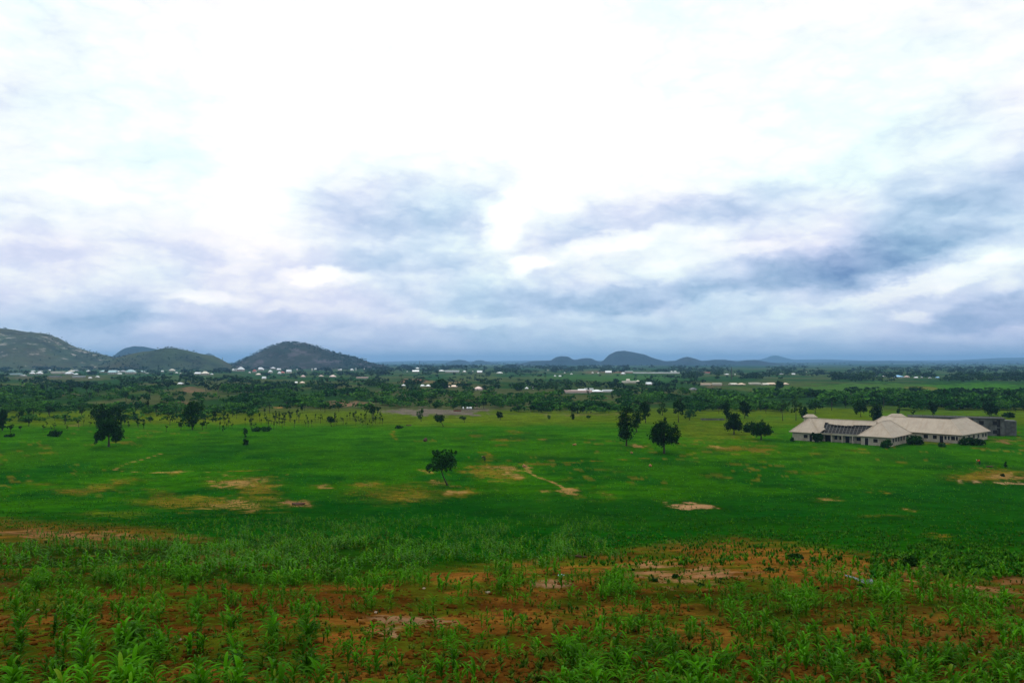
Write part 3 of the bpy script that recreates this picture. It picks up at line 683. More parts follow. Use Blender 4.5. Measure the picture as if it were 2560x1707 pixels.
hero('tree', 1990, 1051, [(-4, 44, 12, 9), (4, 34, 14, 8), (-8, 24, 9, 5), (10, 22, 6, 4)], [(0, 0), (0, 18), (1, 44)], 'tall airy tree with long bare trunk past the school', 420, .3, 'leafolive', tr=.15)
hero('tree', 1957, 1052, [(-3, 34, 12, 10), (6, 40, 9, 8)], [(0, 0), (-1, 16), (-4, 32)], 'pale half bare tree with thin crooked trunk', 240, .3, 'leafolive', tr=.13)
hero('tree', 2038, 1033, [(0, 22, 18, 9), (-10, 16, 10, 6), (9, 16, 11, 6)], [(0, 0), (0, 8), (0, 20)], 'spreading flat crowned tree above the rear roof', 700, .3, 'leaf')
hero('tree', 2246, 1034, [(0, 6, 3.5, 6)], [(0, 0), (0, 6)], 'small pointed sapling in the open grass behind the roofs', 240, .22)
hero('tree', 2283, 1037, [(0, 8, 4, 5)], [(0, 0), (0, 8)], 'thin light sapling in the grass behind the second roof', 120, .22, 'leaf', tr=.06)
hero('tree', 2332, 1037, [(0, 20, 10, 9), (3, 10, 8, 6), (-5, 28, 6, 5)], [(0, 0), (0, 8), (0, 20)], 'upright tree directly behind the second school roof', 600, .3)
hero('tree', 2478, 1040, [(0, 18, 17, 13), (-10, 22, 11, 9), (12, 16, 11, 9)], [(0, 0), (0, 8), (0, 18)], 'very dark round tree above the grey unfinished block', 1200, .3)
hero('bush', 2520, 1044, [(0, 7, 14, 6)], None, 'dark bush at the corner of the grey unfinished block', 500, .3, cat='bush')
hero('tree', 1949, 971, [(0, 11, 10, 8), (-4, 8, 6, 6), (4, 9, 6, 6)], [(0, 0), (0, 5), (0, 12)], 'round dark tree alone at the top of the pale green field', 600, .6, tr=.4)
hero('tree', 1980, 981, [(0, 9, 6, 5), (3, 11, 3, 3)], [(0, 0), (0, 4), (0, 9)], 'thin pale tree alone in the pale green field', 160, .5, 'leaf', tr=.2)
hero('tree', 1102, 971, [(0, 11, 18, 12), (-12, 8, 10, 8), (11, 8, 10, 8), (0, 18, 10, 6)], [(0, 0), (0, 5), (0, 12)], 'huge round dark tree beside the peach coloured buildings', 1100, .8, tr=.6)
hero('bush', 2215, 1119, [(0, 10, 11, 9), (-4, 6, 9, 6), (5, 16, 6, 6)], None, 'leafy bush against the front corner of the school', 900, .2, 'leaf', cat='bush')
hero('bush', 2287, 1111, [(0, 12, 17, 11), (-9, 8, 10, 8), (9, 6, 9, 6)], None, 'large dark bush between the two school buildings', 1300, .22, cat='bush')
hero('bush', 2425, 1112, [(-8, 10, 18, 9), (12, 9, 16, 8), (28, 5, 10, 5), (-22, 5, 10, 5)], None, 'long dark bush covering the corner of the second school building', 1500, .22, cat='bush')
hero('tree', 2044, 1106, [(-4, 18, 9, 8), (6, 14, 8, 8), (-2, 8, 8, 7), (-12, 22, 5, 4)], [(0, 0), (0, 8), (0, 18)], 'bushy tree growing in front of the school porch', 900, .2, 'leaf', tr=.1)
hero('bush', 1981, 1103, [(0, 5, 4, 5)], None, 'small bush at the end wall of the school', 250, .2, 'leaf', cat='bush')
hero('bush', 2354, 1117, [(0, 5, 8, 6)], None, 'small bush before the door of the second school building', 350, .2, 'leaf', cat='bush')
hero('sapling', 2514, 1168, [(0, 5, 4, 4), (1, 11, 3, 3)], [(0, 0), (0, 10)], 'little dark sapling near the worker in red', 220, .12, cat='sapling', tr=.04)
hero('bush', 2507, 1191, [(0, 4, 4, 4)], None, 'tiny brown shrub on the ochre bare patch', 160, .12, 'leaf', cat='bush')

for (wx, wy, ww, wh, wl) in [(550, 600, 9, 7, 'smallest dark weed bush on the bare red slope'), (655, 648, 15, 11, 'dark bushy weed left of the pale patch on the bare red slope'.replace('left of', 'beside')),
        (752, 632, 15, 11, 'round weed bush in the middle of a row of three on bare earth'), (868, 668, 12, 9, 'low dark weed under the row of three on bare earth'),
        (1040, 668, 22, 11, 'spreading weed bush at the upper rim of the thick maize'), (1182, 600, 20, 10, 'neat rounded weed cushion alone on bare red earth'),
        (1832, 578, 26, 24, 'tallest leafy weed bush where the dark crop meets the bare slope'), (1395, 682, 14, 9, 'dark weed on pale earth before the bent metal sheet'),
        (1610, 672, 20, 10, 'dark weed clump right against the bent metal sheet'.replace('right against', 'hiding')), (960, 640, 6, 9, 'thin upright weed on the bare red slope'),
        (2190, 640, 12, 12, 'upright dark weed beyond the metal sheet near the view edge'), (330, 494, 8, 5, 'small brown weed behind the fallen branch'),
        (1300, 545, 40, 14, 'wide green weed bank at the crest of the bare slope')]:
    wpx, wpy = 1280 + wx / 1.8375, 1100 + wy / 1.8375
    hero('weed_bush', wpx, wpy, [(0, wh * .5, ww * .5, wh * .45), (-ww * .25, wh * .3, ww * .35, wh * .35), (ww * .25, wh * .35, ww * .3, wh * .35)], None, wl, n=int(160 + ww * 22), leaf=.035 if wy > 620 else .06, mat='leaf', cat='weed')

# ------------------------------------------------------------------ repeated trees of the scrub and wood edges
def proto(kind, seed, n, leaf):
    r = np.random.default_rng(seed); u = r.uniform
    if kind == 'round': lb = [(u(-.12, .12), u(-.12, .12), u(.52, .8), u(.16, .3), u(.16, .3), u(.13, .22)) for _ in range(6)]; tp = .5; tr = .022
    elif kind == 'tall': lb = [(u(-.07, .07), u(-.07, .07), .3 + .12 * k, u(.10, .19), u(.10, .19), u(.09, .14)) for k in range(6)]; tp = .6; tr = .02
    elif kind == 'umbrella': lb = [(u(-.26, .26), u(-.26, .26), u(.72, .9), u(.16, .26), u(.16, .26), u(.06, .11)) for _ in range(6)]; tp = .7; tr = .022
    elif kind == 'bush': lb = [(u(-.4, .4), u(-.4, .4), u(.25, .6), u(.3, .5), u(.3, .5), u(.22, .4)) for _ in range(6)]; tp = .2; tr = .02
    elif kind == 'airy': lb = [(u(-.2, .2), u(-.2, .2), u(.45, .95), u(.06, .12), u(.06, .12), u(.05, .09)) for _ in range(9)]; tp = .7; tr = .018
    else: lb = [(u(-.07, .07), u(-.07, .07), u(.55, .95), u(.05, .11), u(.05, .11), u(.06, .13)) for _ in range(4)]; tp = .8; tr = .016
    V, Fq = crown_np(lb, n, leaf, r)
    V[:, 2] = np.maximum(V[:, 2], 0)
    mb = MB(); lean = u(-.08, .08)
    pts = [(0, 0, 0), (lean * .5, 0, tp * .4), (lean, lean * .5, tp)]
    mb.tube(pts, [tr * 1.3, tr, tr * .6], 5)
    for k in range(5):
        l = lb[k % len(lb)]; mb.tube([pts[1] if k % 2 else (pts[1][0] * .3 + pts[2][0] * .7, 0, tp * .75), (l[0] * .6 + lean * .4, l[1] * .6, l[2] * .5 + tp * .45), l[:3]], [tr * .6, tr * .4, tr * .15], 4)
    return V, Fq, mb
PR = {}
for kind, cnt, n, leaf in (('round', 4, 420, .045), ('tall', 3, 360, .045), ('umbrella', 3, 340, .04), ('bush', 3, 420, .06), ('airy', 3, 240, .045), ('sapling', 4, 170, .045)):
    PR[kind] = []
    for k in range(cnt):
        V, Fq, mb = proto(kind, 100 + k * 7 + len(kind), n, leaf)
        tm = mb.mesh('trunk', M['bark'], True)
        cms = {mt: mesh_np('crown', V, [Fq], M[mt]) for mt in ('leafdark', 'leaf', 'leafolive')}
        PR[kind].append((cms, tm, V, Fq))

TREES = []
def put(kind, px, py, hpx, wfac, mt, label, group, cat='tree', name='tree'):
    TREES.append((kind, px, py, hpx, wfac, mt, label, group, cat, name))
U = rng.uniform
def occupied(px, py, pts, d): return any(abs(px - a) < d and abs(py - b) < d * .35 for a, b in pts)
words = {'round': 'rounded', 'tall': 'upright', 'umbrella': 'flat topped', 'airy': 'airy half bare', 'sapling': 'thin spindly', 'bush': 'low'}
tone = {'leafdark': 'dark', 'leaf': 'green', 'leafolive': 'olive green'}
def zone(n, x0, x1, y0, y1, kinds, hr, mts, place, cat='tree', name='tree', gap=9, wf=(.85, 1.25)):
    done = []; t = 0
    while len(done) < n and t < n * 30:
        t += 1; px, py = U(x0, x1), U(y0, y1)
        if occupied(px, py, done, gap): continue
        done.append((px, py))
        k = kinds[rng.integers(len(kinds))]; mt = mts[rng.integers(len(mts))]
        h = U(*hr)
        size = 'small' if h < hr[0] + .4 * (hr[1] - hr[0]) else 'taller'
        put(k, px, py, h, U(*wf), mt, f'{size} {words[k]} {tone[mt]} {cat} {place}', f'{size} {words[k]} {tone[mt]} {cat}s {place}', cat, name)
D_, G_, O_ = 'leafdark', 'leaf', 'leafolive'
zone(46, 0, 560, 1046, 1082, ['sapling', 'airy', 'tall', 'round'], (14, 26), [D_, D_, G_], 'in the open scrub around the big spreading tree')
zone(34, 520, 720, 1046, 1074, ['sapling', 'sapling', 'airy'], (15, 26), [D_, G_], 'near the brown green thicket', 'sapling', 'sapling', 7)
zone(70, 640, 960, 1040, 1070, ['sapling', 'sapling', 'airy', 'sapling'], (12, 24), [D_, D_, G_], 'on the yellow grass before the ploughed plot', 'sapling', 'sapling', 6)
zone(22, 0, 620, 1026, 1046, ['round', 'umbrella', 'tall'], (18, 30), [D_, G_, O_], 'where the scrub thickens below the village', gap=14)
zone(10, 640, 860, 1012, 1034, ['round', 'umbrella'], (16, 24), [G_, D_], 'around the bare brown plot', gap=14)
zone(12, 930, 1250, 1008, 1024, ['round', 'umbrella'], (16, 24), [G_, D_], 'on the far border of the ploughed plot', gap=14)
zone(12, 1290, 1560, 1024, 1034, ['round', 'bush', 'tall'], (18, 28), [D_, G_], 'along the wood above the olive strip', gap=12)
zone(16, 1560, 1960, 1018, 1034, ['round', 'umbrella', 'tall', 'airy'], (18, 30), [G_, D_, O_], 'in the grove beyond the two tall field trees', gap=14)
zone(26, 1950, 2560, 1002, 1026, ['round', 'umbrella', 'tall', 'round'], (22, 36), [D_, D_, G_], 'in the dark wood behind the school', gap=14)
zone(6, 2500, 2560, 1000, 1050, ['round', 'tall'], (20, 30), [D_], 'beyond the grey unfinished block', gap=12)
zone(10, 1300, 1700, 985, 1000, ['round', 'tall'], (14, 22), [D_, G_], 'below the white roofed compound', gap=14)
zone(12, 30, 620, 975, 1010, ['round', 'round', 'umbrella'], (18, 26), [D_, D_, G_], 'standing out of the thicket below the village', gap=20)
zone(9, 1500, 1740, 958, 972, ['round', 'round'], (12, 18), [D_], 'near the arched white roof', gap=14)
zone(10, 640, 1400, 938, 950, ['round', 'umbrella'], (10, 16), [D_], 'on the fields beyond the wood', gap=16)
zone(14, 0, 1300, 926, 934, ['round', 'umbrella', 'tall'], (11, 17), [D_], 'among the village houses', gap=22)
zone(6, 1640, 2100, 925, 930, ['round', 'umbrella'], (9, 13), [D_], 'on the rise by the long white wall', gap=20)
XY = ground([t[1] for t in TREES], [t[2] for t in TREES])
for i, (kind, px, py, hpx, wf, mt, label, group, cat, name) in enumerate(TREES):
    x, y, z = XY[0][i], XY[1][i], XY[2][i]; s = hpx / F * y
    pr = PR[kind][rng.integers(len(PR[kind]))]
    e = empty(name, (x, y, z - .02 * s), U(0, 6.28), label, cat, group)
    e.scale = (s * wf, s * wf, s)
    link('crown', pr[0][mt], e); link('trunk', pr[1], e)

# ------------------------------------------------------------------ where the village roofs are
V3 = 3.675
# zoomed-strip coordinates (x, foot y, width, height, colour), strip origin x
S1 = [(125, 138, 90, 15, 't'), (200, 147, 50, 12, 'g'), (293, 132, 45, 22, 'w'), (298, 106, 30, 10, 'w'), (355, 132, 50, 25, 'w'), (365, 106, 40, 10, 'g'), (455, 99, 15, 12, 'w'), (520, 126, 110, 20, 'c'), (490, 157, 90, 12, 'd'),
      (620, 136, 62, 26, 'w'), (640, 111, 50, 18, 'c'), (695, 136, 45, 14, 'w'), (685, 103, 45, 12, 'g'), (708, 162, 90, 16, 'g'), (805, 108, 30, 16, 'w'), (825, 170, 25, 14, 'w'), (888, 159, 30, 14, 'w'), (940, 116, 60, 22, 't'),
      (1025, 128, 75, 32, 't'), (1070, 112, 50, 14, 'w'), (1118, 112, 50, 18, 'g'), (1098, 130, 35, 10, 'w'), (1190, 126, 85, 36, 't'), (1260, 66, 30, 14, 'w'), (1390, 53, 30, 14, 'w'), (1300, 114, 50, 16, 't'), (1345, 124, 25, 10, 'g'),
      (1490, 112, 20, 16, 'w'), (1575, 104, 50, 22, 'c'), (1580, 56, 40, 10, 'g'), (1618, 47, 30, 14, 'w'), (1618, 123, 25, 14, 'w'), (1655, 128, 15, 10, 'w'), (1810, 134, 55, 22, 'w'), (1882, 136, 75, 30, 'c'), (1940, 136, 25, 14, 'w'), (1870, 62, 70, 24, 'c'), (1915, 56, 28, 18, 'c'),
      (1905, 82, 80, 10, 'g'), (2015, 60, 12, 14, 'w'), (2075, 62, 14, 14, 'w'), (2202, 104, 60, 38, 'w'), (2150, 102, 40, 22, 'w'), (2290, 120, 15, 14, 'w'), (2335, 112, 34, 24, 'r'), (1650, 224, 45, 16, 'w')]
S2 = [(35, 97, 60, 28, 'w'), (20, 140, 50, 18, 'c'), (70, 176, 35, 24, 'w'), (148, 86, 40, 16, 'w'), (130, 118, 40, 24, 'w'), (207, 97, 35, 20, 'w'), (214, 130, 34, 24, 'w'), (240, 124, 36, 20, 'r'), (298, 120, 45, 30, 'w'), (375, 98, 12, 16, 'w'), (512, 100, 10, 22, 'w'), (545, 92, 20, 16, 'w'),
      (433, 160, 45, 22, 'p'), (423, 214, 45, 18, 'k'), (370, 214, 24, 14, 'w'), (592, 152, 40, 14, 'p'), (702, 158, 60, 20, 'p'), (768, 97, 32, 16, 'w'), (880, 98, 35, 18, 'w'), (917, 99, 8, 24, 'w'), (993, 100, 8, 22, 'w'), (970, 170, 100, 12, 'p'),
      (1485, 87, 38, 14, 'w'), (1468, 112, 62, 18, 'w'), (1390, 110, 12, 10, 'w'), (1705, 106, 60, 14, 'w'), (1800, 114, 130, 18, 'w'), (1915, 112, 35, 14, 'w'), (1992, 118, 10, 20, 'w'), (2055, 122, 50, 24, 'w'), (2235, 122, 55, 12, 'w'),
      (1350, 240, 28, 12, 'w'), (1525, 245, 28, 14, 'w'), (1580, 245, 50, 14, 'w'), (1760, 252, 55, 22, 'k'), (1818, 252, 50, 22, 'k'), (2035, 278, 80, 34, 'p')]
S3 = [(396, 153, 20, 16, 'w'), (440, 154, 22, 14, 'w'), (545, 133, 22, 12, 'w'), (485, 120, 14, 10, 'w'), (742, 121, 14, 10, 'w'), (793, 123, 16, 10, 'w'), (332, 100, 9, 14, 'c'), (885, 122, 58, 22, 'w'), (1020, 134, 45, 20, 'w'), (1077, 112, 70, 10, 'w'), (1335, 124, 430, 11, 'w'), (1470, 112, 22, 12, 'w'), (1502, 112, 26, 12, 'w'),
      (1790, 123, 75, 12, 'r'), (1982, 136, 38, 12, 'w'), (2050, 135, 14, 8, 'w'), (1065, 192, 34, 18, 'c'), (1095, 212, 150, 16, 'c'), (1155, 200, 32, 16, 'c'), (1268, 230, 65, 26, 'w'), (1785, 233, 95, 14, 'k'), (1890, 230, 80, 14, 'c'), (2045, 229, 70, 13, 'c'), (2115, 229, 66, 14, 'k'), (2240, 226, 95, 16, 'c'), (2335, 230, 60, 14, 'c'),
      (130, 268, 26, 9, 'w'), (190, 268, 18, 9, 'w'), (640, 290, 70, 18, 'w'), (710, 284, 80, 14, 'w'), (790, 298, 110, 26, 'w'), (885, 298, 96, 16, 'w'), (610, 304, 250, 20, 'p'), (1675, 275, 60, 20, 'd')]
S4 = [(35, 226, 70, 13, 'k'), (170, 226, 50, 13, 'k'), (125, 132, 35, 10, 'g'), (235, 134, 30, 13, 'w'), (362, 114, 12, 14, 'w'), (1000, 150, 14, 10, 'w'), (1080, 152, 40, 12, 'w'), (1215, 162, 80, 22, 'b'), (1280, 162, 46, 18, 'p'), (1365, 166, 30, 10, 'w'), (1415, 164, 20, 12, 'g'), (1490, 168, 25, 10, 'g'), (1565, 166, 28, 12, 'b'),
      (1100, 22, 20, 6, 'w'), (1180, 22, 22, 6, 'g')]
HS = [(0 + a / V3, 900 + b / V3, w_ / V3, h_ / V3, q) for a, b, w_, h_, q in S1] + [(640 + a / V3, 900 + b / V3, w_ / V3, h_ / V3, q) for a, b, w_, h_, q in S2] + \
     [(1280 + a / V3, 900 + b / V3, w_ / V3, h_ / V3, q) for a, b, w_, h_, q in S3] + [(1920 + a / V3, 900 + b / V3, w_ / V3, h_ / V3, q) for a, b, w_, h_, q in S4]
HS = [(a, b, w_ * 1.0, h_ * 1.08, q) for a, b, w_, h_, q in HS]
# ------------------------------------------------------------------ woodland that reads as one mass
def clump(seed, n, leaf):
    r = np.random.default_rng(seed); u = r.uniform
    lb = [(u(-.35, .35), u(-.3, .3), u(.35, .8), u(.2, .4), u(.2, .4), u(.14, .26)) for _ in range(4)]
    V, Fq = crown_np(lb, n, leaf, r, 7); V[:, 2] = np.maximum(V[:, 2], 0); return V, Fq
CL = {q: [clump(300 + k, n, lf) for k in range(6)] for q, n, lf in (('hi', 190, .085), ('mid', 80, .125), ('lo', 16, .24))}
def woodland(name, areas, q, cols, mask=None):
    """areas: (n, x0, x1, y0, y1, heights in photo pixels)"""
    px, py, hp = [], [], []
    for n, x0, x1, y0, y1, h0, h1 in areas:
        a = U(x0, x1, n); b = y0 + (y1 - y0) * U(0, 1, n)
        px.append(a); py.append(b); hp.append(U(h0, h1, n))
    px = np.concatenate(px); py = np.concatenate(py); hp = np.concatenate(hp)
    dn = fbm(px / 55, py / 9, 77, 3); keep = dn > .40
    if mask:
        for (mx, my, rx_, ry_) in mask: keep &= (((px - mx) / rx_) ** 2 + ((py - my) / ry_) ** 2) > 1
    for (ha, hb_, hw, hh_, q_) in HS: keep &= ~((np.abs(px - ha) < hw / 2 + hp * .5) & (py > hb_ - 1) & (py - hp < hb_ - hh_ * .25))
    px, py, hp = px[keep], py[keep], hp[keep]
    X, Y, Z = ground(px, py)
    s = hp / F * Y
    which = rng.integers(0, 6, len(px)); parts = []; cl = []
    tn = fbm(px / 40, py / 7, 79, 3)
    for k in range(6):
        m = which == k
        if not m.any(): continue
        V, Fq = CL[q][k]
        sc = np.stack([s[m] * U(1.1, 2.1, m.sum()), s[m] * U(1.1, 2.1, m.sum()), s[m]], 1)
        parts.append(scatter(V, Fq, np.stack([X[m], Y[m], Z[m] - .1 * s[m]], 1), U(0, 6.28, m.sum()), sc))
        f = np.clip((tn[m] - .38) / .26 + rng.normal(0, .22, m.sum()), 0, 1)[:, None]
        c = np.array(cols[0]) * (1 - f) + np.array(cols[1]) * f
        cl.append(np.repeat(c, len(V), 0))
    V, Fq = join(parts)
    tag(link(name, mesh_np(name, V, [Fq], M['leafattr'], col=np.vstack(cl))), kind='stuff')
dkc, ltc = (.010, .054, .005), (.040, .122, .009)
clear = [(870, 1010, 70, 9), (1035, 1030, 140, 10), (1480, 978, 62, 8), (480, 976, 40, 10), (1200, 970, 30, 6), (150, 986, 80, 6), (1120, 962, 90, 3)]
woodland('woodland', [(420, -60, 640, 975, 1042, 14, 26), (420, 560, 1330, 975, 1024, 16, 26), (330, 1280, 1760, 985, 1034, 15, 26), (520, 1750, 2640, 992, 1016, 18, 32),
                      (60, 1750, 1960, 1012, 1030, 16, 26), (120, 2260, 2640, 1012, 1026, 16, 30), (90, -60, 560, 1040, 1056, 10, 20)], 'hi', (dkc, ltc), clear)
woodland('woodland', [(380, -60, 700, 944, 980, 11, 20), (330, 640, 1420, 958, 980, 11, 18), (200, 1400, 1800, 958, 988, 10, 18), (260, 1900, 2640, 982, 994, 14, 22),
                      (360, 2080, 2640, 941, 955, 11, 17), (160, 1655, 1960, 938, 949, 9, 14), (70, 1640, 1780, 955, 975, 9, 14)], 'mid', ((.008, .042, .010), (.028, .082, .012)), clear + [(1800, 962, 80, 6)])
woodland('woodland', [(900, -60, 1300, 919, 940, 7, 13), (420, 1250, 1800, 919, 934, 5, 11), (420, 1750, 2640, 922, 940, 6, 12), (240, 700, 1650, 935, 957, 6, 11), (120, 1700, 2100, 930, 945, 5, 9)],
         'mid', ((.006, .032, .014), (.022, .066, .018)), [(1470, 934, 130, 2.5), (1400, 948, 180, 5)])
woodland('woodland', [(1500, -100, 2660, 909, 921, 3, 6)], 'lo', ((.006, .028, .016), (.022, .055, .022)))
# scrub on the hillsides
P = np.vstack(SCRUB); Vc, Fc = CL['lo'][0]
V, Fq = scatter(Vc, Fc, P, U(0, 6.28, len(P)), np.stack([U(5, 13, len(P)), U(5, 13, len(P)), U(2.5, 7.5, len(P))], 1))
tag(link('hillside_scrub', mesh_np('hillside_scrub', V, [Fq], M['leafattr'], col=np.tile((.008, .030, .010), (len(V), 1)))), kind='stuff')

# ------------------------------------------------------------------ maize
def leafstrip(h0, azm, L, w, a0, a1, seg, flat=False):
    V = []; x = y = 0.; z = h0; dl = L / seg
    ca, sa = math.cos(azm), math.sin(azm); px_, py_ = -sa, ca
    for k in range(seg + 1):
        t = k / seg; ww = w * (math.sin(math.pi * min(.12 + .88 * t, .99)) ** .7) * (1 if t < 1 else .1)
        if flat: V += [(x * ca + px_ * ww, x * sa + py_ * ww, z), (x * ca - px_ * ww, x * sa - py_ * ww, z)]
        else: V += [(x * ca + px_ * ww, x * sa + py_ * ww, z + ww * .5), (x * ca, x * sa, z), (x * ca - px_ * ww, x * sa - py_ * ww, z + ww * .5)]
        a = a0 + (a1 - a0) * t ** 1.1
        x += dl * math.cos(a); z += dl * math.sin(a)
    m = 2 if flat else 3; Fq = []
    for k in range(seg):
        for q in range(m - 1): Fq.append((k * m + q, k * m + q + 1, (k + 1) * m + q + 1, (k + 1) * m + q))
    return np.array(V), np.array(Fq)
def maize(seed, nl, seg, flat=False, wmul=1.0):
    r = random.Random(seed); parts = []; az0 = r.uniform(0, 6.28)
    for k in range(nl):
        t = k / (nl - 1)
        parts.append(leafstrip(.05 + .34 * t, az0 + math.pi * k + r.uniform(-.6, .6), r.uniform(.38, .64) * (1 - .25 * abs(t - .5)), r.uniform(.027, .046) * wmul,
                               R(r.uniform(48, 76) + 10 * t), R(r.uniform(-80, -35) + 34 * t), seg, flat))
    mb = MB(); mb.tube([(0, 0, -.05), (0, 0, .25), (.01, 0, .5)], [.014, .012, .006], 4)
    for f in mb.f[:8]: pass
    Vt = np.array(mb.v); Ft = np.array([f for f in mb.f if len(f) == 4])
    parts.append((Vt, Ft))
    return join(parts)
MZ = [maize(k, 7 + k % 3, 6) for k in range(8)]
MZm = [mesh_np('maize_plant', V, [Fq], M['maize']) for V, Fq in MZ]
MZlo = [maize(40 + k, 6, 3, True, 1.25) for k in range(6)]
def area(n, x0, x1, y0, y1, h0, h1, lab, tilt=0, cluster=None):
    x = U(x0, x1, n); y = U(y0, y1, n)
    if cluster:
        c = np.array(cluster)[rng.integers(0, len(cluster), n)]; x = c[:, 0] + (c[:, 1] - c[:, 0]) * (y - y0) / (y1 - y0) + rng.normal(0, 11, n)
    d = fbm(x / 52, y / 17, 91, 4); k = (d > (.31 if 'band' in lab or 'middle' in lab else .465) + rng.normal(0, .03, n)) | (np.full(n, cluster is not None))
    x, y = x[k], y[k] + tilt * (x[k] - x0)
    if not cluster:
        ox_ = x + (fbm(x / 90, y / 30, 191, 4) - .5) * 260 + rng.normal(0, 10, len(x)); y = y + (fbm(x / 70, y / 40, 193, 4) - .5) * 46 + rng.normal(0, 4, len(x)); x = ox_
    return x, y, U(h0, h1, len(x)), [lab] * len(x)
AR = [area(1500, -20, 900, 1248, 1348, .50, .80, 'in the dense maize band below the bare earth strip'),
      area(420, 0, 900, 1225, 1260, .35, .55, 'in the dense maize band below the bare earth strip'),
      area(2300, 420, 1420, 1192, 1292, .50, .75, 'in the dense middle of the maize field'),
      area(420, 850, 1260, 1280, 1368, .50, .74, 'at the ragged lower edge of the dense maize'),
      area(430, 0, 720, 1345, 1625, .44, .62, 'in the nearest maize rows on dark red earth', cluster=[(60, 30), (150, 130), (190, 185), (280, 285), (365, 350), (450, 455), (530, 545), (610, 640), (690, 720), (330, 300)]),
      area(200, -20, 860, 1352, 1625, .22, .42, 'in the nearest maize rows on dark red earth'),
      area(260, 700, 1280, 1385, 1625, .30, .50, 'scattered on the bare red earth'),
      area(1700, 1230, 2380, 1352, 1620, .34, .52, 'in the thick maize patch nearest the viewer'),
      area(330, 1900, 2380, 1300, 1400, .5, .7, 'beside the pale bent sheet'),
      area(260, 1280, 1460, 1318, 1372, .45, .6, 'in the small thick clump on pale earth'),
      area(420, -20, 1000, 1335, 1420, .34, .6, 'at the ragged lower edge of the dense maize'),
      area(150, 1640, 1960, 1345, 1400, .4, .55, 'at the upper rim of the thick maize patch')]
mx = np.concatenate([a[0] for a in AR]) * K; my = np.concatenate([a[1] for a in AR]) * K; mh = np.concatenate([a[2] for a in AR]); ml = sum([a[3] for a in AR], [])
bare = [(2180, 1480, 150, 13), (930, 1428, 110, 16), (1150, 1400, 70, 10), (560, 1300, 0.1, .1)]
keep = np.ones(len(mx), bool)
for (a, b, c, d) in bare: keep &= ((mx / K - a) / c) ** 2 + ((my / K - b) / d) ** 2 > 1
idx = np.where(keep)[0]
X, Y, Z = ground(mx, my)
show = mh[idx] / Y[idx]; inframe = (my[idx] < 1700) & (mx[idx] > 4) & (mx[idx] < 2556)
order = idx[np.argsort(-(show * np.where(inframe, 1, .0)))]
r_lo = rng.uniform(.62, 1.12, len(mx))
near = order[:295]; rest = order[295:]
for i in near:
    k = int(rng.integers(8)); s = mh[i] * r_lo[i] / 1.02
    size = 'tall' if mh[i] > .5 else 'short'
    o = link('maize_plant', MZm[k], None, (X[i], Y[i], Z[i])); o.rotation_euler = (U(-.1, .1), U(-.1, .1), U(0, 6.28)); o.scale = (s * U(.9, 1.15), s * U(.9, 1.15), s)
    tag(o, f'{size} young maize plant {ml[i]}', 'maize plant', f'{size} maize plants {ml[i]}')
parts = []
wh = rng.integers(0, 8, len(rest))
for k in range(8):
    m = rest[wh == k]; nr_ = Y[m] < 30
    for mm, lib in ((m[nr_], MZ[k]), (m[~nr_], MZlo[k % 6])):
        if len(mm): parts.append(scatter(lib[0], lib[1], np.stack([X[mm], Y[mm], Z[mm]], 1), U(0, 6.28, len(mm)), mh[mm] * r_lo[mm] / (1.0 if lib is MZ[k] else .84)))
V, Fq = join(parts)
tag(link('maize_crop', mesh_np('maize_crop', V, [Fq], M['maize'])), kind='stuff')

# ------------------------------------------------------------------ weeds, grass tufts and low crop
def tuft(seed, nb, L=1.0, w=.09):
    r = random.Random(seed); parts = []
    for k in range(nb): parts.append(leafstrip(0, r.uniform(0, 6.28), L * r.uniform(.6, 1.1), w * r.uniform(.7, 1.3), R(r.uniform(50, 85)), R(r.uniform(-40, 50)), 2, True))
    return join(parts)
TF = [tuft(k, 7) for k in range(5)]; TFl = [tuft(20 + k, 4, 1, .16) for k in range(5)]
def tufts(name, areas, lib, c0, c1, thr=.36, fs=(40, 12)):
    x, y, h = [], [], []
    for n, x0, x1, y0, y1, h0, h1 in areas: x.append(U(x0, x1, n)); y.append(U(y0, y1, n)); h.append(U(h0, h1, n))
    x, y, h = map(np.concatenate, (x, y, h)); k = fbm(x / fs[0], y / fs[1], 95, 4) > thr + rng.normal(0, .04, len(x))
    x, y, h = x[k], y[k], h[k]; X, Y, Z = ground(x * K, y * K)
    wh = rng.integers(0, 5, len(x)); parts = []; cl = []
    for q in range(5):
        m = wh == q; parts.append(scatter(lib[q][0], lib[q][1], np.stack([X[m], Y[m], Z[m] - .01], 1), U(0, 6.28, m.sum()), h[m]))
        f = U(0, 1, (m.sum(), 1)); cl.append(np.repeat(np.array(c0) * (1 - f) + np.array(c1) * f, len(lib[q][0]), 0))
    V, Fq = join(parts)
    tag(link(name, mesh_np(name, V, [Fq], M['weed'], col=np.vstack(cl))), kind='stuff')
tufts('weeds', [(3000, -10, 2370, 1330, 1600, .06, .16), (1500, 1200, 2370, 1330, 1600, .08, .2), (2800, -10, 2370, 1240, 1340, .06, .18), (1400, -10, 900, 1190, 1250, .15, .35),
                (420, 1400, 2250, 1235, 1340, .10, .26)], TF, (.030, .10, .006), (.09, .14, .010), .47, (22, 9))
tufts('low_crop', [(6500, 650, 2380, 1150, 1262, .14, .32), (4200, 1300, 2380, 1160, 1300, .14, .32), (3000, -10, 700, 1150, 1215, .14, .32), (1200, 2000, 2380, 1250, 1330, .18, .4)],
      TFl, (.010, .105, .003), (.070, .210, .005), .42, (26, 7))
tufts('field_grass', [(7000, -10, 2380, 985, 1080, .14, .34), (9000, -10, 2380, 1060, 1155, .12, .34)], TFl, (.006, .070, .002), (.065, .19, .003), .40, (80, 9))

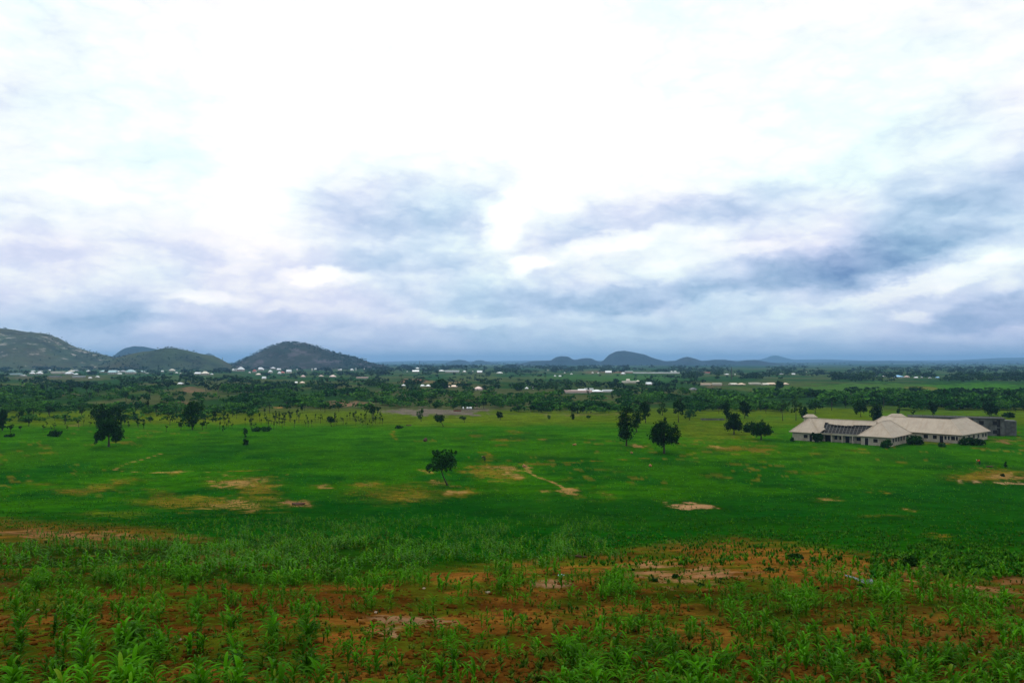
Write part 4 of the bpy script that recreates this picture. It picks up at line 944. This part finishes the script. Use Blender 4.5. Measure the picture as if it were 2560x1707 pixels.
# clods and pebbles
ico = bmesh.new(); bmesh.ops.create_icosphere(ico, subdivisions=1, radius=1)
Vi = np.array([v.co[:] for v in ico.verts]); Fi = np.array([[v.index for v in f.verts] for f in ico.faces]); ico.free()
n = 15000; x = U(-10, 2370, n); y = U(1225, 1620, n) ; k = fbm(x / 50, y / 15, 97, 3) > .42; x, y = x[k], y[k]
X, Y, Z = ground(x * K, y * K); s = rng.gamma(2, .010, len(X)) + .008
Vn = Vi * (1 + .35 * (rng.random((len(Vi), 1)) - .5))
V, Fq = scatter(Vn, Fi, np.stack([X, Y, Z + s * .2], 1), U(0, 6.28, len(X)), np.stack([s * U(.8, 1.6, len(X)), s, s * .7], 1))
tag(link('soil_clods', mesh_np('soil_clods', V, [Fq], M['clod'])), kind='stuff')

def blob(name, px, py, w, h, mat, label, cat, seed=0, group=None, depth=1.0, sub=2, sink=.15):
    x, y, z = g1(px, py); s = y / F
    bm = bmesh.new(); bmesh.ops.create_icosphere(bm, subdivisions=sub + 1, radius=1)
    r = random.Random(seed); ax = [(r.uniform(1, 3), r.uniform(0, 6)) for _ in range(4)]
    for v in bm.verts:
        c = v.co; k = 1 + .12 * math.sin(c.x * ax[0][0] * 2 + ax[0][1]) + .1 * math.sin(c.y * ax[1][0] * 2.4 + ax[1][1]) + .09 * math.sin(c.z * 5 + ax[2][1] + c.x * 4)
        v.co = Vector((c.x * w / 2 * s * k, c.y * w / 2 * s * depth * k, (c.z * .5 + .5 - sink) * h * s * k))
    me = bpy.data.meshes.new(name); bm.to_mesh(me); bm.free(); me.materials.append(mat)
    o = link(name, me, None, (x, y, z)); tag(o, label, cat, group); return o
blob('stone', 1219, 1482, 11, 6, M['stone'], 'pale stone on the red earth below the maize', 'stone', 1)
blob('stone', 940, 1532, 8, 5, M['stone'], 'small tan stone between sparse maize seedlings', 'stone', 2)
blob('stone', 95, 1526, 9, 5, M['stone'], 'light stone beside a dark hollow in the earth', 'stone', 3)
blob('stone', 450, 1600, 8, 5, M['stone'], 'reddish pebble on bare earth between two maize rows', 'stone', 4)
blob('stone', 2450, 1630, 10, 5, M['stone'], 'light pebble near the corner of the bare red ground', 'stone', 5)
blob('stone', 1060, 1471, 7, 4, M['stone'], 'tiny pale stone in front of the dense maize', 'stone', 6)
blob('termite_mound', 1063, 1103, 11, 9, M['log'], 'reddish brown termite mound alone in the green field', 'termite mound', 7)
blob('termite_mound', 1436, 1113, 10, 6, M['mound'], 'pale tan termite mound in the open grass', 'termite mound', 8)
blob('termite_mound', 1626, 1166, 9, 7, M['mound'], 'small pale termite mound below the round-crowned tree', 'termite mound', 9)
blob('termite_mound', 1311, 1167, 11, 7, M['mound'], 'pale earth heap where the footpaths meet', 'termite mound', 10)
blob('termite_mound', 1579, 1133, 6, 5, M['mound'], 'small orange earth heap under the two dark trees', 'termite mound', 11)
blob('earth_bank', 745, 1262, 30, 7, M['log'], 'dark reddish earth bank at the edge of the tan bare patch', 'earth bank', 12, depth=.4)
blob('earth_bank', 1022, 1064, 14, 3, M['log'], 'thin reddish earth bank beside the flat dark bush', 'earth bank', 13, depth=.4)
blob('earth_bank', 2475, 1167, 16, 4, M['log'], 'dark brown earth bank beside the worker in red', 'earth bank', 14, depth=.4)

# fallen branch, bent sheet, bottle
x, y, z = g1(1437, 1394)
mb = MB(); mb.tube([(-.3, 0, .06), (0, .03, .10), (.35, -.02, .08), (.62, .05, .05)], [.05, .06, .05, .03], 7); mb.tube([(.1, 0, .1), (.25, .08, .22)], [.03, .012], 5)
o = mb.build('fallen_branch', M['log'], None, True, (x, y, z)); tag(o, 'short brown fallen branch at the end of the dense maize', 'branch')
x, y, z = g1(2142, 1458)
nu, nv = 22, 6; V = []
for j in range(nv):
    for i in range(nu):
        u = i / (nu - 1); v = j / (nv - 1)
        V.append((-.26 + u * .78, v * .22, .10 + .10 * math.cos(u * 4.2) * (1 - .3 * v) + .012 * math.sin(u * 60) + .03 * v))
Fq = [(j * nu + i, j * nu + i + 1, (j + 1) * nu + i + 1, (j + 1) * nu + i) for j in range(nv - 1) for i in range(nu - 1)]
me = bpy.data.meshes.new('metal_sheet'); me.from_pydata(V, [], Fq); me.materials.append(M['rim'])
o = link('metal_sheet', me, None, (x, y, z)); sm = o.modifiers.new('s', 'SOLIDIFY'); sm.thickness = .012
tag(o, 'pale blue bent metal sheet half hidden by weeds', 'metal sheet')
x, y, z = g1(1402, 1441)
mb = MB(); mb.tube([(-.1, 0, .04), (-.08, 0, .045), (.05, 0, .045), (.08, 0, .04), (.1, 0, .035)], [.015, .035, .036, .02, .012], 10)
e = empty('plastic_bottle', (x, y, z), .3, 'small pale blue plastic bottle lying on bare pale earth', 'bottle')
mb.build('bottle_body', M['litter'], e, True)
MB().tube([(.1, 0, .035), (.13, 0, .035)], [.016, .016], 10).build('cap', M['trim'], e, True)

# ------------------------------------------------------------------ buildings
def hiproof(mb, x0, x1, y0, y1, z0, z1, axis='x', hip0=True, hip1=True, th=.12):
    """roof over a rectangle; the ridge runs along axis, each end hipped or gabled"""
    if axis == 'x':
        h = (y1 - y0) / 2; ym = (y0 + y1) / 2; a = x0 + (h if hip0 else 0); b = x1 - (h if hip1 else 0)
        if a > b: a = b = (x0 + x1) / 2
        A, B = (a, ym, z1), (b, ym, z1)
        c = [(x0, y0, z0), (x1, y0, z0), (x1, y1, z0), (x0, y1, z0)]
        mb.face([c[0], c[1], B, A]); mb.face([c[2], c[3], A, B]); mb.face([c[3], c[0], A]); mb.face([c[1], c[2], B])
    else:
        h = (x1 - x0) / 2; xm = (x0 + x1) / 2; a = y0 + (h if hip0 else 0); b = y1 - (h if hip1 else 0)
        if a > b: a = b = (y0 + y1) / 2
        A, B = (xm, a, z1), (xm, b, z1)
        c = [(x0, y0, z0), (x1, y0, z0), (x1, y1, z0), (x0, y1, z0)]
        mb.face([c[1], c[2], B, A]); mb.face([c[3], c[0], A, B]); mb.face([c[0], c[1], A]); mb.face([c[2], c[3], B])
    # eave band and soffit
    d = .16
    for p, q in ((0, 1), (1, 2), (2, 3), (3, 0)):
        P_, Q_ = c[p], c[q]; mb.face([(P_[0], P_[1], z0 - d), (Q_[0], Q_[1], z0 - d), Q_, P_])
    mb.face([(q[0], q[1], z0 - d) for q in c[::-1]])

def frame_at(px, py, rot):
    x, y, z = g1(px, py); return x, y, z, math.cos(rot), math.sin(rot)
def s_on(px, x0, y0, ux, uy):
    """metres along a wall from its near corner to the point seen at pixel px"""
    t = (px - CX) / F; return (x0 - t * y0) / (t * uy - ux)

def opening(par, name, x0, x1, y, z0, z1, side='f', fm='trim'):
    """a window or door set in a wall of the parent: frame proud of the wall, dark leaf inside"""
    mb = MB(); w = .09
    if side == 'f':
        mb.box(x0 - w, x0, y - .05, y, z0, z1 + w).box(x1, x1 + w, y - .05, y, z0, z1 + w).box(x0, x1, y - .05, y, z1, z1 + w)
        f = mb.build(name, M[fm], par)
        MB().box(x0, x1, y - .025, y - .003, z0, z1).build('pane' if name == 'window' else 'leaf', M['dark'], f)
    else:
        mb.box(y, y + .05, x0 - w, x0, z0, z1 + w).box(y, y + .05, x1, x1 + w, z0, z1 + w).box(y, y + .05, x0, x1, z1, z1 + w)
        f = mb.build(name, M[fm], par)
        MB().box(y + .003, y + .025, x0, x1, z0, z1).build('pane' if name == 'window' else 'leaf', M['dark'], f)

# school one
rot = R(-42); x0, y0, z0, c, s = frame_at(2228, 1116, rot)
LA = 31.0
ox, oy = x0 - LA * c, y0 - LA * s
A = empty('school_building', (ox, oy, z0 - .2), rot, 'long beige roofed school with a torn open stretch of roof and white walls', 'school building', 'school buildings')
EZ = 3.0; RZ = 7.35
w = MB(); w.box(0, 8, 0, 10, 0, EZ).box(22, LA, 0, 18, 0, EZ).box(8, 22, 3.2, 10, 0, EZ); w.build('wall', M['wall'], A)
pl = MB().box(-.15, LA + .15, -.12, 17.9, -.4, .18); pl.build('plinth', M['clod'], A)
rf = MB()
hiproof(rf, -.8, 8.7, -.8, 11, EZ, RZ, 'y'); hiproof(rf, 21.2, LA + .8, -.8, 18.9, EZ, RZ, 'y')
# main range: the front slope has lost its sheets between x=9.6 and 20.6 below the upper third
y_e, y_r, zr = 1.3, 6.15, RZ - .03
def fs(x, t): return (x, y_e + (y_r - y_e) * t, EZ + (zr - EZ) * t)
tops = [(9.0, .74), (10.2, .74), (10.2, .66), (11.6, .64), (13.2, .60), (13.2, .62), (15.0, .60), (16.4, .58), (16.4, .62), (18.2, .60), (18.2, .66), (22.0, .68), (25, .68)]
for (a, ta), (b, tb) in zip(tops[:-1], tops[1:]):
    if b > a: rf.face([fs(a, ta), fs(b, tb), fs(b, 1), fs(a, 1)])
rf.face([fs(3.5, 0), fs(8.4, 0), fs(9.0, .74), fs(9.0, 1), fs(3.5, 1)]); rf.face([fs(8.4, 0), fs(9.9, .28), fs(9.2, .40), fs(9.0, .74)])
rf.face([(25, 11, EZ), (3.5, 11, EZ), fs(3.5, 1), fs(25, 1)])
rfo = rf.build('roof', M['roof'], A)
def caps(par, segs):
    mb = MB()
    for a, b in segs: mb.bar(Vector(a) + Vector((0, 0, .05)), Vector(b) + Vector((0, 0, .05)), .2, .05)
    mb.build('ridge_cap', M['cap'], par)
caps(A, [((-.8, -.8, EZ), (3.95, 3.95, RZ)), ((8.7, -.8, EZ), (3.95, 3.95, RZ)), ((3.95, 3.95, RZ), (3.95, 6.25, RZ)), ((21.2, -.8, EZ), (26.5, 4.5, RZ)), ((LA + .8, -.8, EZ), (26.5, 4.5, RZ)),
         ((26.5, 4.5, RZ), (26.5, 13.6, RZ)), ((LA + .8, 18.9, EZ), (26.5, 13.6, RZ)), ((3.95, 6.15, RZ), (26.5, 6.15, RZ))])
sm = rfo.modifiers.new('t', 'SOLIDIFY'); sm.thickness = .03
fr = MB()
for k in range(13):
    xx = 8.9 + k * 1.12; fr.bar(Vector(fs(xx, 0)) + Vector((0, 0, -.10)), Vector(fs(xx, .8)) + Vector((0, 0, -.10)), .06, .10)
for t in (.04, .22, .40, .58): fr.bar(Vector(fs(8.8, t)) + Vector((0, 0, -.02)), Vector(fs(23.0, t)) + Vector((0, 0, -.02)), .10, .06)
fr.build('roof_frame', M['timber'], A)
MB().box(8, 22, 1.5, 10, EZ - .15, EZ - .02).build('ceiling', M['dark'], A)  # added board; the roof space's shade is put into its near-black colour
lin = MB(); lin.face([Vector(fs(8.2, -.02)) + Vector((0, .15, -.42)), Vector(fs(24, -.02)) + Vector((0, .15, -.42)), Vector(fs(24, .97)) + Vector((0, 0, -.42)), Vector(fs(8.2, .97)) + Vector((0, 0, -.42))]); lin.build('roof_lining', M['dark'], A)  # added near-black sheet below the rafters, painting the gloom inside the hole
MB().box(8, 22, 1.28, 1.48, EZ - .5, EZ + .02).build('lintel', M['wall'], A)
for xx in (8.3, 12.2, 15.6, 18.9, 21.6): MB().box(xx, xx + .3, 1.25, 1.55, 0, EZ - .5).build('pillar', M['wall'], A)
def lx(px): return LA - s_on(px, x0, y0, -c, -s) if False else None
def locx(px):                                  # local x on the front wall line for a pixel column
    t = (px - CX) / F; q = (x0 - t * y0) / (c - t * s); return LA - q
for a, b in ((2007, 2017.5), (2180.5, 2192)): opening(A, 'window', locx(a), locx(b), 0, 1.15, 2.25)
for a, b in ((2021.5, 2028.5), (2159.5, 2168.5)): opening(A, 'door', locx(a), locx(b), 0, .18, 2.4)
for a, b in ((12.6, 13.6), (14.2, 15.2), (18.0, 18.8), (19.6, 21.0)): opening(A, 'window', a, b, 3.2, 1.0, 2.25)
for a, b in ((9.6, 11.6), (16.1, 17.4)): opening(A, 'door', a, b, 3.2, .18, 2.4)
for a in (1.2, 3.8, 6.4, 9.0, 12, 15): opening(A, 'window', a, a + 1.7, LA, 1.3, 2.6, 's')
MB().box(23.5, 26, 18.89, 19.6, 3.2, 3.9).build('gutter_box', M['rim'], A)

# school two
rot2 = R(-49); x1, y1, z1, c2, s2 = frame_at(2402, 1109, rot2)
LB = 31.0
B_ = empty('school_building', (x1 - LB * c2, y1 - LB * s2, z1 - .2), rot2, 'second beige roofed school behind, with an unbroken roof and bushes at its corner', 'school building', 'school buildings')
w = MB(); w.box(0, 22, 0, 10, 0, EZ).box(22, LB, 0, 23, 0, EZ); w.build('wall', M['wall'], B_)
MB().box(-.15, LB + .15, -.12, 22.9, -.4, .18).build('plinth', M['clod'], B_)
rf = MB(); hiproof(rf, 21.0, LB + .8, -.8, 23.8, EZ, RZ + .1, 'y'); hiproof(rf, -.8, 26.4, -.81, 10.0, EZ + .012, RZ + .1, 'x', True, False)
caps(B_, [((LB + .8, -.8, EZ), (26.4, 4.6, RZ + .1)), ((26.4, 4.6, RZ + .1), (26.4, 18.4, RZ + .1)), ((LB + .8, 23.8, EZ), (26.4, 18.4, RZ + .1)), ((4.6, 4.6, RZ + .1), (26.4, 4.6, RZ + .1)), ((-.8, -.8, EZ), (4.6, 4.6, RZ + .1))])
rfo = rf.build('roof', M['roof'], B_); sm = rfo.modifiers.new('t', 'SOLIDIFY'); sm.thickness = .03
def locx2(px):
    t = (px - CX) / F; q = (x1 - t * y1) / (c2 - t * s2); return LB - q
for a, b in ((2306, 2317.5), (2329, 2339.5), (2358, 2364), (2366.5, 2371.5), (2374.5, 2385), (2386.5, 2392)): opening(B_, 'window', locx2(a), locx2(b), 0, 1.2, 2.4)
opening(B_, 'door', locx2(2346), locx2(2355.5), 0, .18, 2.4)
for a in (2, 6, 10, 14, 18, 20.6): opening(B_, 'window', a, a + 1.8, LB, 1.2, 2.4, 's')

# small rear roofs
def small(px, py, L, Dp, wall, roofh, rot, label, group=None, mat='roof', wm='wall', name='outbuilding', zf=None):
    x, y, z = g1(px, py)
    e = empty(name, (x, y, z - .2), rot, label, 'outbuilding', group)
    MB().box(-L / 2, L / 2, 0, Dp, 0, wall).build('wall', M[wm], e)
    r_ = MB(); hiproof(r_, -L / 2 - .4, L / 2 + .4, -.4, Dp + .4, wall, wall + roofh, 'x'); r_.build('roof', M[mat], e)
    return e
small(2027, 1066, 4.6, 2.2, 4.0, 1.1, R(-12), 'small outbuilding with pale pink roof peeping over the first school')
small(2244, 1066, 6.4, 3.0, 4.0, 1.3, R(-14), 'outbuilding whose pink brown ridge shows above the second school roof')

# grey unfinished block
rot3 = R(-24); xc, yc, zc = g1(2512, 1090)
Cb = empty('unfinished_building', (xc - 30 * math.cos(rot3), yc - 30 * math.sin(rot3), zc - .2), rot3, 'grey unfinished two storey block with gaping dark openings behind the second school', 'building')
w = MB(); w.box(0, 30, 0, 9, 0, 6.1); w.box(30, 34, 3, 9, 0, 5.4); w.build('wall', M['block'], Cb)
MB().box(-.3, 30.3, -.35, 9.3, 6.1, 6.35).build('slab', mat_simple('slab', (.07, .075, .07), .5, 1, spec=0), Cb)
MB().box(-.1, 30.1, -.12, -.002, 3.0, 3.25).build('floor_band', M['block'], Cb)
for a in range(7):
    for zz in (.9, 4.0):
        opening(Cb, 'window', 1.2 + a * 4.2, 2.7 + a * 4.2, 0, zz, zz + 1.3, 'f', 'block')
for xx in (19.3, 27.6): MB().box(xx, xx + 1.1, -.02, -.003, .2, 5.9).build('shaft_opening', M['dark'], Cb)
for k in range(9): MB().bar((1 + k * 3.5, 1, 6.35), (1 + k * 3.5, 1, 6.9 + .2 * (k % 2)), .08).build('rebar', M['log'], Cb)

# low ruined wall near the trees
x, y, z = g1(1783, 1050); 
MB().box(-5, 5, -.15, .15, 0, .8).box(-5, -4.7, .15, 3, 0, .7).build('low_wall', M['block'], None, loc=(x, y, z - .05))
tag(bpy.data.objects['low_wall'], 'low dark ruined wall in the grass beside the tree clump', 'wall')

# ------------------------------------------------------------------ village
rc = {'w': (.74, .76, .78), 'c': (.62, .56, .46), 't': (.36, .52, .54), 'g': (.30, .33, .36), 'p': (.55, .38, .34), 'r': (.50, .12, .09), 'b': (.25, .55, .85), 'd': (.10, .11, .13), 'k': (.75, .55, .40)}
rn = {'w': 'white', 'c': 'cream', 't': 'pale teal', 'g': 'grey', 'p': 'pinkish', 'r': 'red', 'b': 'sky blue', 'd': 'dark grey', 'k': 'peach'}
RM = {k: mat_simple('roof_' + k, v, .12, .3, rough=.45, spec=.4) for k, v in rc.items()}
WM = [mat_simple('village_wall_a', (.42, .38, .33), .2, .5), mat_simple('village_wall_b', (.30, .24, .19), .2, .5)]
def place_of(px, py):
    if py > 1000 - 40 and px < 640: return 'alone in the thicket below the village'
    if px < 110: return 'in the village under the highest rocky slope'
    if px < 230: return 'in the village below the rocky hill'
    if px < 345: return 'in the village where the rocky and grassy hills meet'
    if px < 470: return 'in the village below the low grassy hill'
    if px < 560: return 'in the village at the end of the low grassy hill'
    if px < 740: return 'in the bright village cluster under the domed hill'
    if px < 960: return 'at the foot of the domed hill' if py < 940 else 'in the fields before the domed hill'
    if px < 1250: return 'on the plain beside the mast' if py < 940 else 'near the huge round tree'
    if px < 1520: return 'on the open rise below the far humps' if py < 950 else 'in the walled compound in the wood'
    if px < 1720: return 'along the long white wall' if py < 945 else 'near the arched white roof'
    if px < 2000: return 'in the row above the pale green field' if py > 945 else 'on the rise below the far ridge'
    return 'behind the dark tree line'
hx, hy, hz = ground([h[0] for h in HS], [h[1] for h in HS])
for i, (px, py, wp, hp, q) in enumerate(HS):
    D = hy[i]; Wm = wp / F * D; Hm = max(hp / F * D, 2.4) * 1.05
    tower = hp > wp * 1.3; long_ = wp > 5 * hp
    Dp = min(max(Wm * .7, 3), 12)
    rotz = rng.uniform(-.35, .35) if not long_ else 0
    wallh = Hm * (.8 if tower else .45); dark_gap = q in 'wct' and not long_
    shape = 'tower like' if tower else ('long low' if long_ else ('large' if wp > 15 else ('small' if wp < 8 else 'mid sized')))
    rt = 'flat' if long_ else ('hipped' if i % 3 else 'gabled')
    pl_ = place_of(px, py); lab = f'{shape} {rn[q]} {rt}-roofed house {pl_}'
    e = empty('house', (hx[i], D, hz[i] - .3 + (0 if py > 925 else 1.5)), rotz, lab, 'house', f'{shape} {rn[q]} {rt} houses {pl_}')
    wm = WM[i % 2] if not (tower or long_) else WM[0]
    mbw = MB().box(-Wm * .46, Wm * .46, 0, Dp, 0, wallh)
    wl = mbw.build('wall', wm, e)
    nwin = int(min(max(Wm // 4, 1), 4)) if (wp > 9 and not long_) else 0
    for k in range(nwin):
        a = -Wm * .46 + Wm * .92 * (k + .5) / nwin
        MB().box(a - .6, a + .6, -.06, -.005, wallh * .4, wallh * .8).build('window', M['dark'], e)
    r_ = MB()
    if long_: r_.box(-Wm / 2, Wm / 2, -.3, Dp + .3, wallh, Hm)
    else: hiproof(r_, -Wm / 2, Wm / 2, -.5, Dp + .5, wallh, Hm, 'x' if Wm > Dp else 'y', bool(i % 3), bool(i % 3))
    r_.build('roof', RM[q], e)
# three bright tanks by the ploughed plot
for k, (px, wpx, lab) in enumerate(((1158, 3.4, 'smallest round white water tank, standing apart by the ploughed plot'), (1169, 5.2, 'middle white water tank by the ploughed plot'), (1176.3, 7.0, 'widest white water tank by the ploughed plot'))):
    x, y, z = g1(px, 1024); r0 = wpx / 2 / F * y
    e = empty('water_tank', (x, y, z), 0, lab, 'water tank', 'white tanks by the ploughed plot')
    mb = MB()
    for a, b in ((-1, -1), (1, -1), (1, 1), (-1, 1)): mb.bar((a * r0 * .6, b * r0 * .6, 0), (a * r0 * .6, b * r0 * .6, .55), .08)
    mb.build('stand', M['timber'], e)
    MB().tube([(0, 0, .55), (0, 0, .65), (0, 0, 1.35), (0, 0, 1.5), (0, 0, 1.56)], [r0 * .9, r0, r0, r0 * .75, r0 * .2], 16).build('tank_body', mat_simple('tank_white', (.85, .87, .88), .03, 1, rough=.3), e, True)
# red brick heap
x, y, z = g1(1143, 1028); mb = MB()
for k in range(16): mb.box(-2 + k * .26, -1.78 + k * .26, 0, .8, 0, .45 + .25 * (k % 3) / 2)
o = mb.build('brick_stack', mat_simple('red_brick', (.16, .035, .03), .4, 6), None, loc=(x, y, z)); tag(o, 'low stack of dark red bricks on the ploughed plot', 'brick stack')

# masts
def mast(px, py, top, label, wd=.5):
    x, y, z = g1(px, py); h = (py - top) / F * y
    e = empty('radio_mast', (x, y, z), 0, label, 'mast')
    mb = MB(); b = h * .05
    for k in range(3):
        t = 2.094 * k; mb.bar((b * math.cos(t), b * math.sin(t), 0), (b * .3 * math.cos(t), b * .3 * math.sin(t), h), wd)
    mb.build('lattice_leg', M['block'], e)
    m2 = MB()
    for k in range(9):
        f = k / 9; g = b * (1 - .7 * f); zz = h * f
        for q in range(3):
            t = 2.094 * q; u = 2.094 * (q + 1); m2.bar((g * math.cos(t), g * math.sin(t), zz), (g * .92 * math.cos(u), g * .92 * math.sin(u), zz + h / 9), wd * .5)
    m2.build('bracing', M['block'], e)
    MB().bar((0, 0, h), (0, 0, h * 1.08), wd * .6).build('antenna', M['block'], e)
mast(556, 921, 894, 'thin mast standing in the gap between the grassy and domed hills')
mast(1049, 924, 902, 'thin mast beside white houses on the plain')
mast(1829, 950, 918, 'pale lattice mast before the far ridge', .35)

# ------------------------------------------------------------------ two field workers, stooping
def skin(name, chain, edges, mat, parent, root=0):
    bm = bmesh.new(); sk = bm.verts.layers.skin.verify(); vs = []
    for k, (p, r_) in enumerate(chain):
        v = bm.verts.new(p); v[sk].radius = (r_, r_); v[sk].use_root = (k == root); vs.append(v)
    for a, b in edges: bm.edges.new((vs[a], vs[b]))
    me = bpy.data.meshes.new(name); bm.to_mesh(me); bm.free(); me.materials.append(mat)
    o = link(name, me, parent); o.modifiers.new('Skin', 'SKIN'); s_ = o.modifiers.new('Sub', 'SUBSURF'); s_.levels = s_.render_levels = 1
    return o
skinm = mat_simple('skin', (.10, .05, .03), .1, 4)
def worker(px, py, shirt, trous, cap, rz, label):
    x, y, z = g1(px, py)
    e = empty('person', (x, y, z), rz, label, 'person', 'field workers')
    ch = [((.05, 0, .88), .13), ((-.12, 0, 1.02), .13), ((-.32, 0, 1.10), .14), ((-.45, 0, 1.10), .07), ((-.56, 0, 1.08), .095), ((-.62, 0, 1.02), .08)]
    ed = [(0, 1), (1, 2), (2, 3), (3, 4), (4, 5)]
    for sgn in (-1, 1):
        b = len(ch); ch += [((.04, .11 * sgn, .78), .085), ((-.02, .12 * sgn, .46), .06), ((.04, .13 * sgn, .10), .045), ((-.08, .13 * sgn, .04), .04)]
        ed += [(0, b), (b, b + 1), (b + 1, b + 2), (b + 2, b + 3)]
        b = len(ch); ch += [((-.36, .2 * sgn, 1.06), .06), ((-.42, .24 * sgn, .80), .045), ((-.52, .18 * sgn, .56), .032), ((-.55, .17 * sgn, .48), .034)]
        ed += [(2, b), (b, b + 1), (b + 1, b + 2), (b + 2, b + 3)]
        for f in range(4):
            q = len(ch); ch += [((-.57 - .01 * f, (.145 + .018 * f) * sgn, .42), .009), ((-.56, (.145 + .018 * f) * sgn, .385 - .006 * (f % 2)), .008)]; ed += [(b + 3, q), (q, q + 1)]
        q = len(ch); ch += [((-.53, .135 * sgn, .44), .010), ((-.545, .128 * sgn, .41), .009)]; ed += [(b + 3, q), (q, q + 1)]
    skin('body', ch, ed, skinm, e)
    sh = [((.02, 0, .92), .155), ((-.12, 0, 1.03), .155), ((-.34, 0, 1.10), .16)] ; se = [(0, 1), (1, 2)]
    for sgn in (-1, 1):
        b = len(sh); sh += [((-.36, .2 * sgn, 1.06), .078), ((-.41, .235 * sgn, .84), .065)]; se += [(2, b), (b, b + 1)]
    skin('shirt', sh, se, mat_simple('cloth_' + shirt[0], shirt[1], .15, 8), e)
    tr_ = [((.06, 0, .88), .15)]; te = []
    for sgn in (-1, 1):
        b = len(tr_); tr_ += [((.04, .11 * sgn, .76), .105), ((-.02, .12 * sgn, .46), .085), ((.03, .13 * sgn, .14), .07)]; te += [(0, b), (b, b + 1), (b + 1, b + 2)]
    skin('trousers', tr_, te, mat_simple('cloth_' + trous[0], trous[1], .15, 8), e)
    skin('head_wrap', [((-.52, 0, 1.13), .085), ((-.60, 0, 1.15), .095), ((-.66, 0, 1.12), .06)], [(0, 1), (1, 2)], mat_simple('cloth_' + cap[0], cap[1], .1, 8), e)
    e.scale = (1.25, 1.25, 1.15)
    return e
worker(2449, 1162, ('red', (.85, .03, .015)), ('slate', (.02, .03, .035)), ('cream', (.75, .65, .5)), 0, 'person in a red top and pale head cloth bending over the crop near the schools')
worker(1212, 1153, ('black', (.012, .012, .015)), ('black', (.012, .012, .015)), ('grey', (.25, .35, .25)), .3, 'person in black bending down in the grass near the centre footpaths')

# ------------------------------------------------------------------ haze
zt = 200.0; zb = ZMIN - 1.0
zb = min(zb, -8.0)
hb = MB().box(-26500, 26500, -24500, 24500, zb, zt)
m, nt = newmat('haze')
pv = nd(nt, 'ShaderNodeVolumePrincipled'); o = nd(nt, 'ShaderNodeOutputMaterial')
pv.inputs['Color'].default_value = (.27, .54, .90, 1); pv.inputs['Density'].default_value = .85e-4
pv.inputs['Anisotropy'].default_value = .25
nt.links.new(pv.outputs[0], o.inputs['Volume'])
tag(hb.build('haze', m), kind='stuff')

# ------------------------------------------------------------------ camera and render settings
cam = bpy.data.cameras.new('camera'); co = bpy.data.objects.new('camera', cam); COL.objects.link(co)
cam.sensor_width = 36; cam.lens = F / W0 * 36; cam.clip_end = 60000; cam.clip_start = .1
co.location = (0, 0, CAMZ); co.rotation_euler = (math.pi / 2 + PITCH, 0, 0)
SC.camera = co
SC.view_settings.view_transform = 'Standard'; SC.view_settings.look = 'None'; SC.view_settings.exposure = 0; SC.view_settings.gamma = 1
SC.cycles.max_bounces = 4; SC.cycles.diffuse_bounces = 2; SC.cycles.glossy_bounces = 1; SC.cycles.transmission_bounces = 2; SC.cycles.volume_bounces = 0
SC.cycles.transparent_max_bounces = 4
SC.cycles.use_denoising = True; SC.cycles.caustics_reflective = False; SC.cycles.caustics_refractive = False
SC.cycles.sample_clamp_indirect = 4
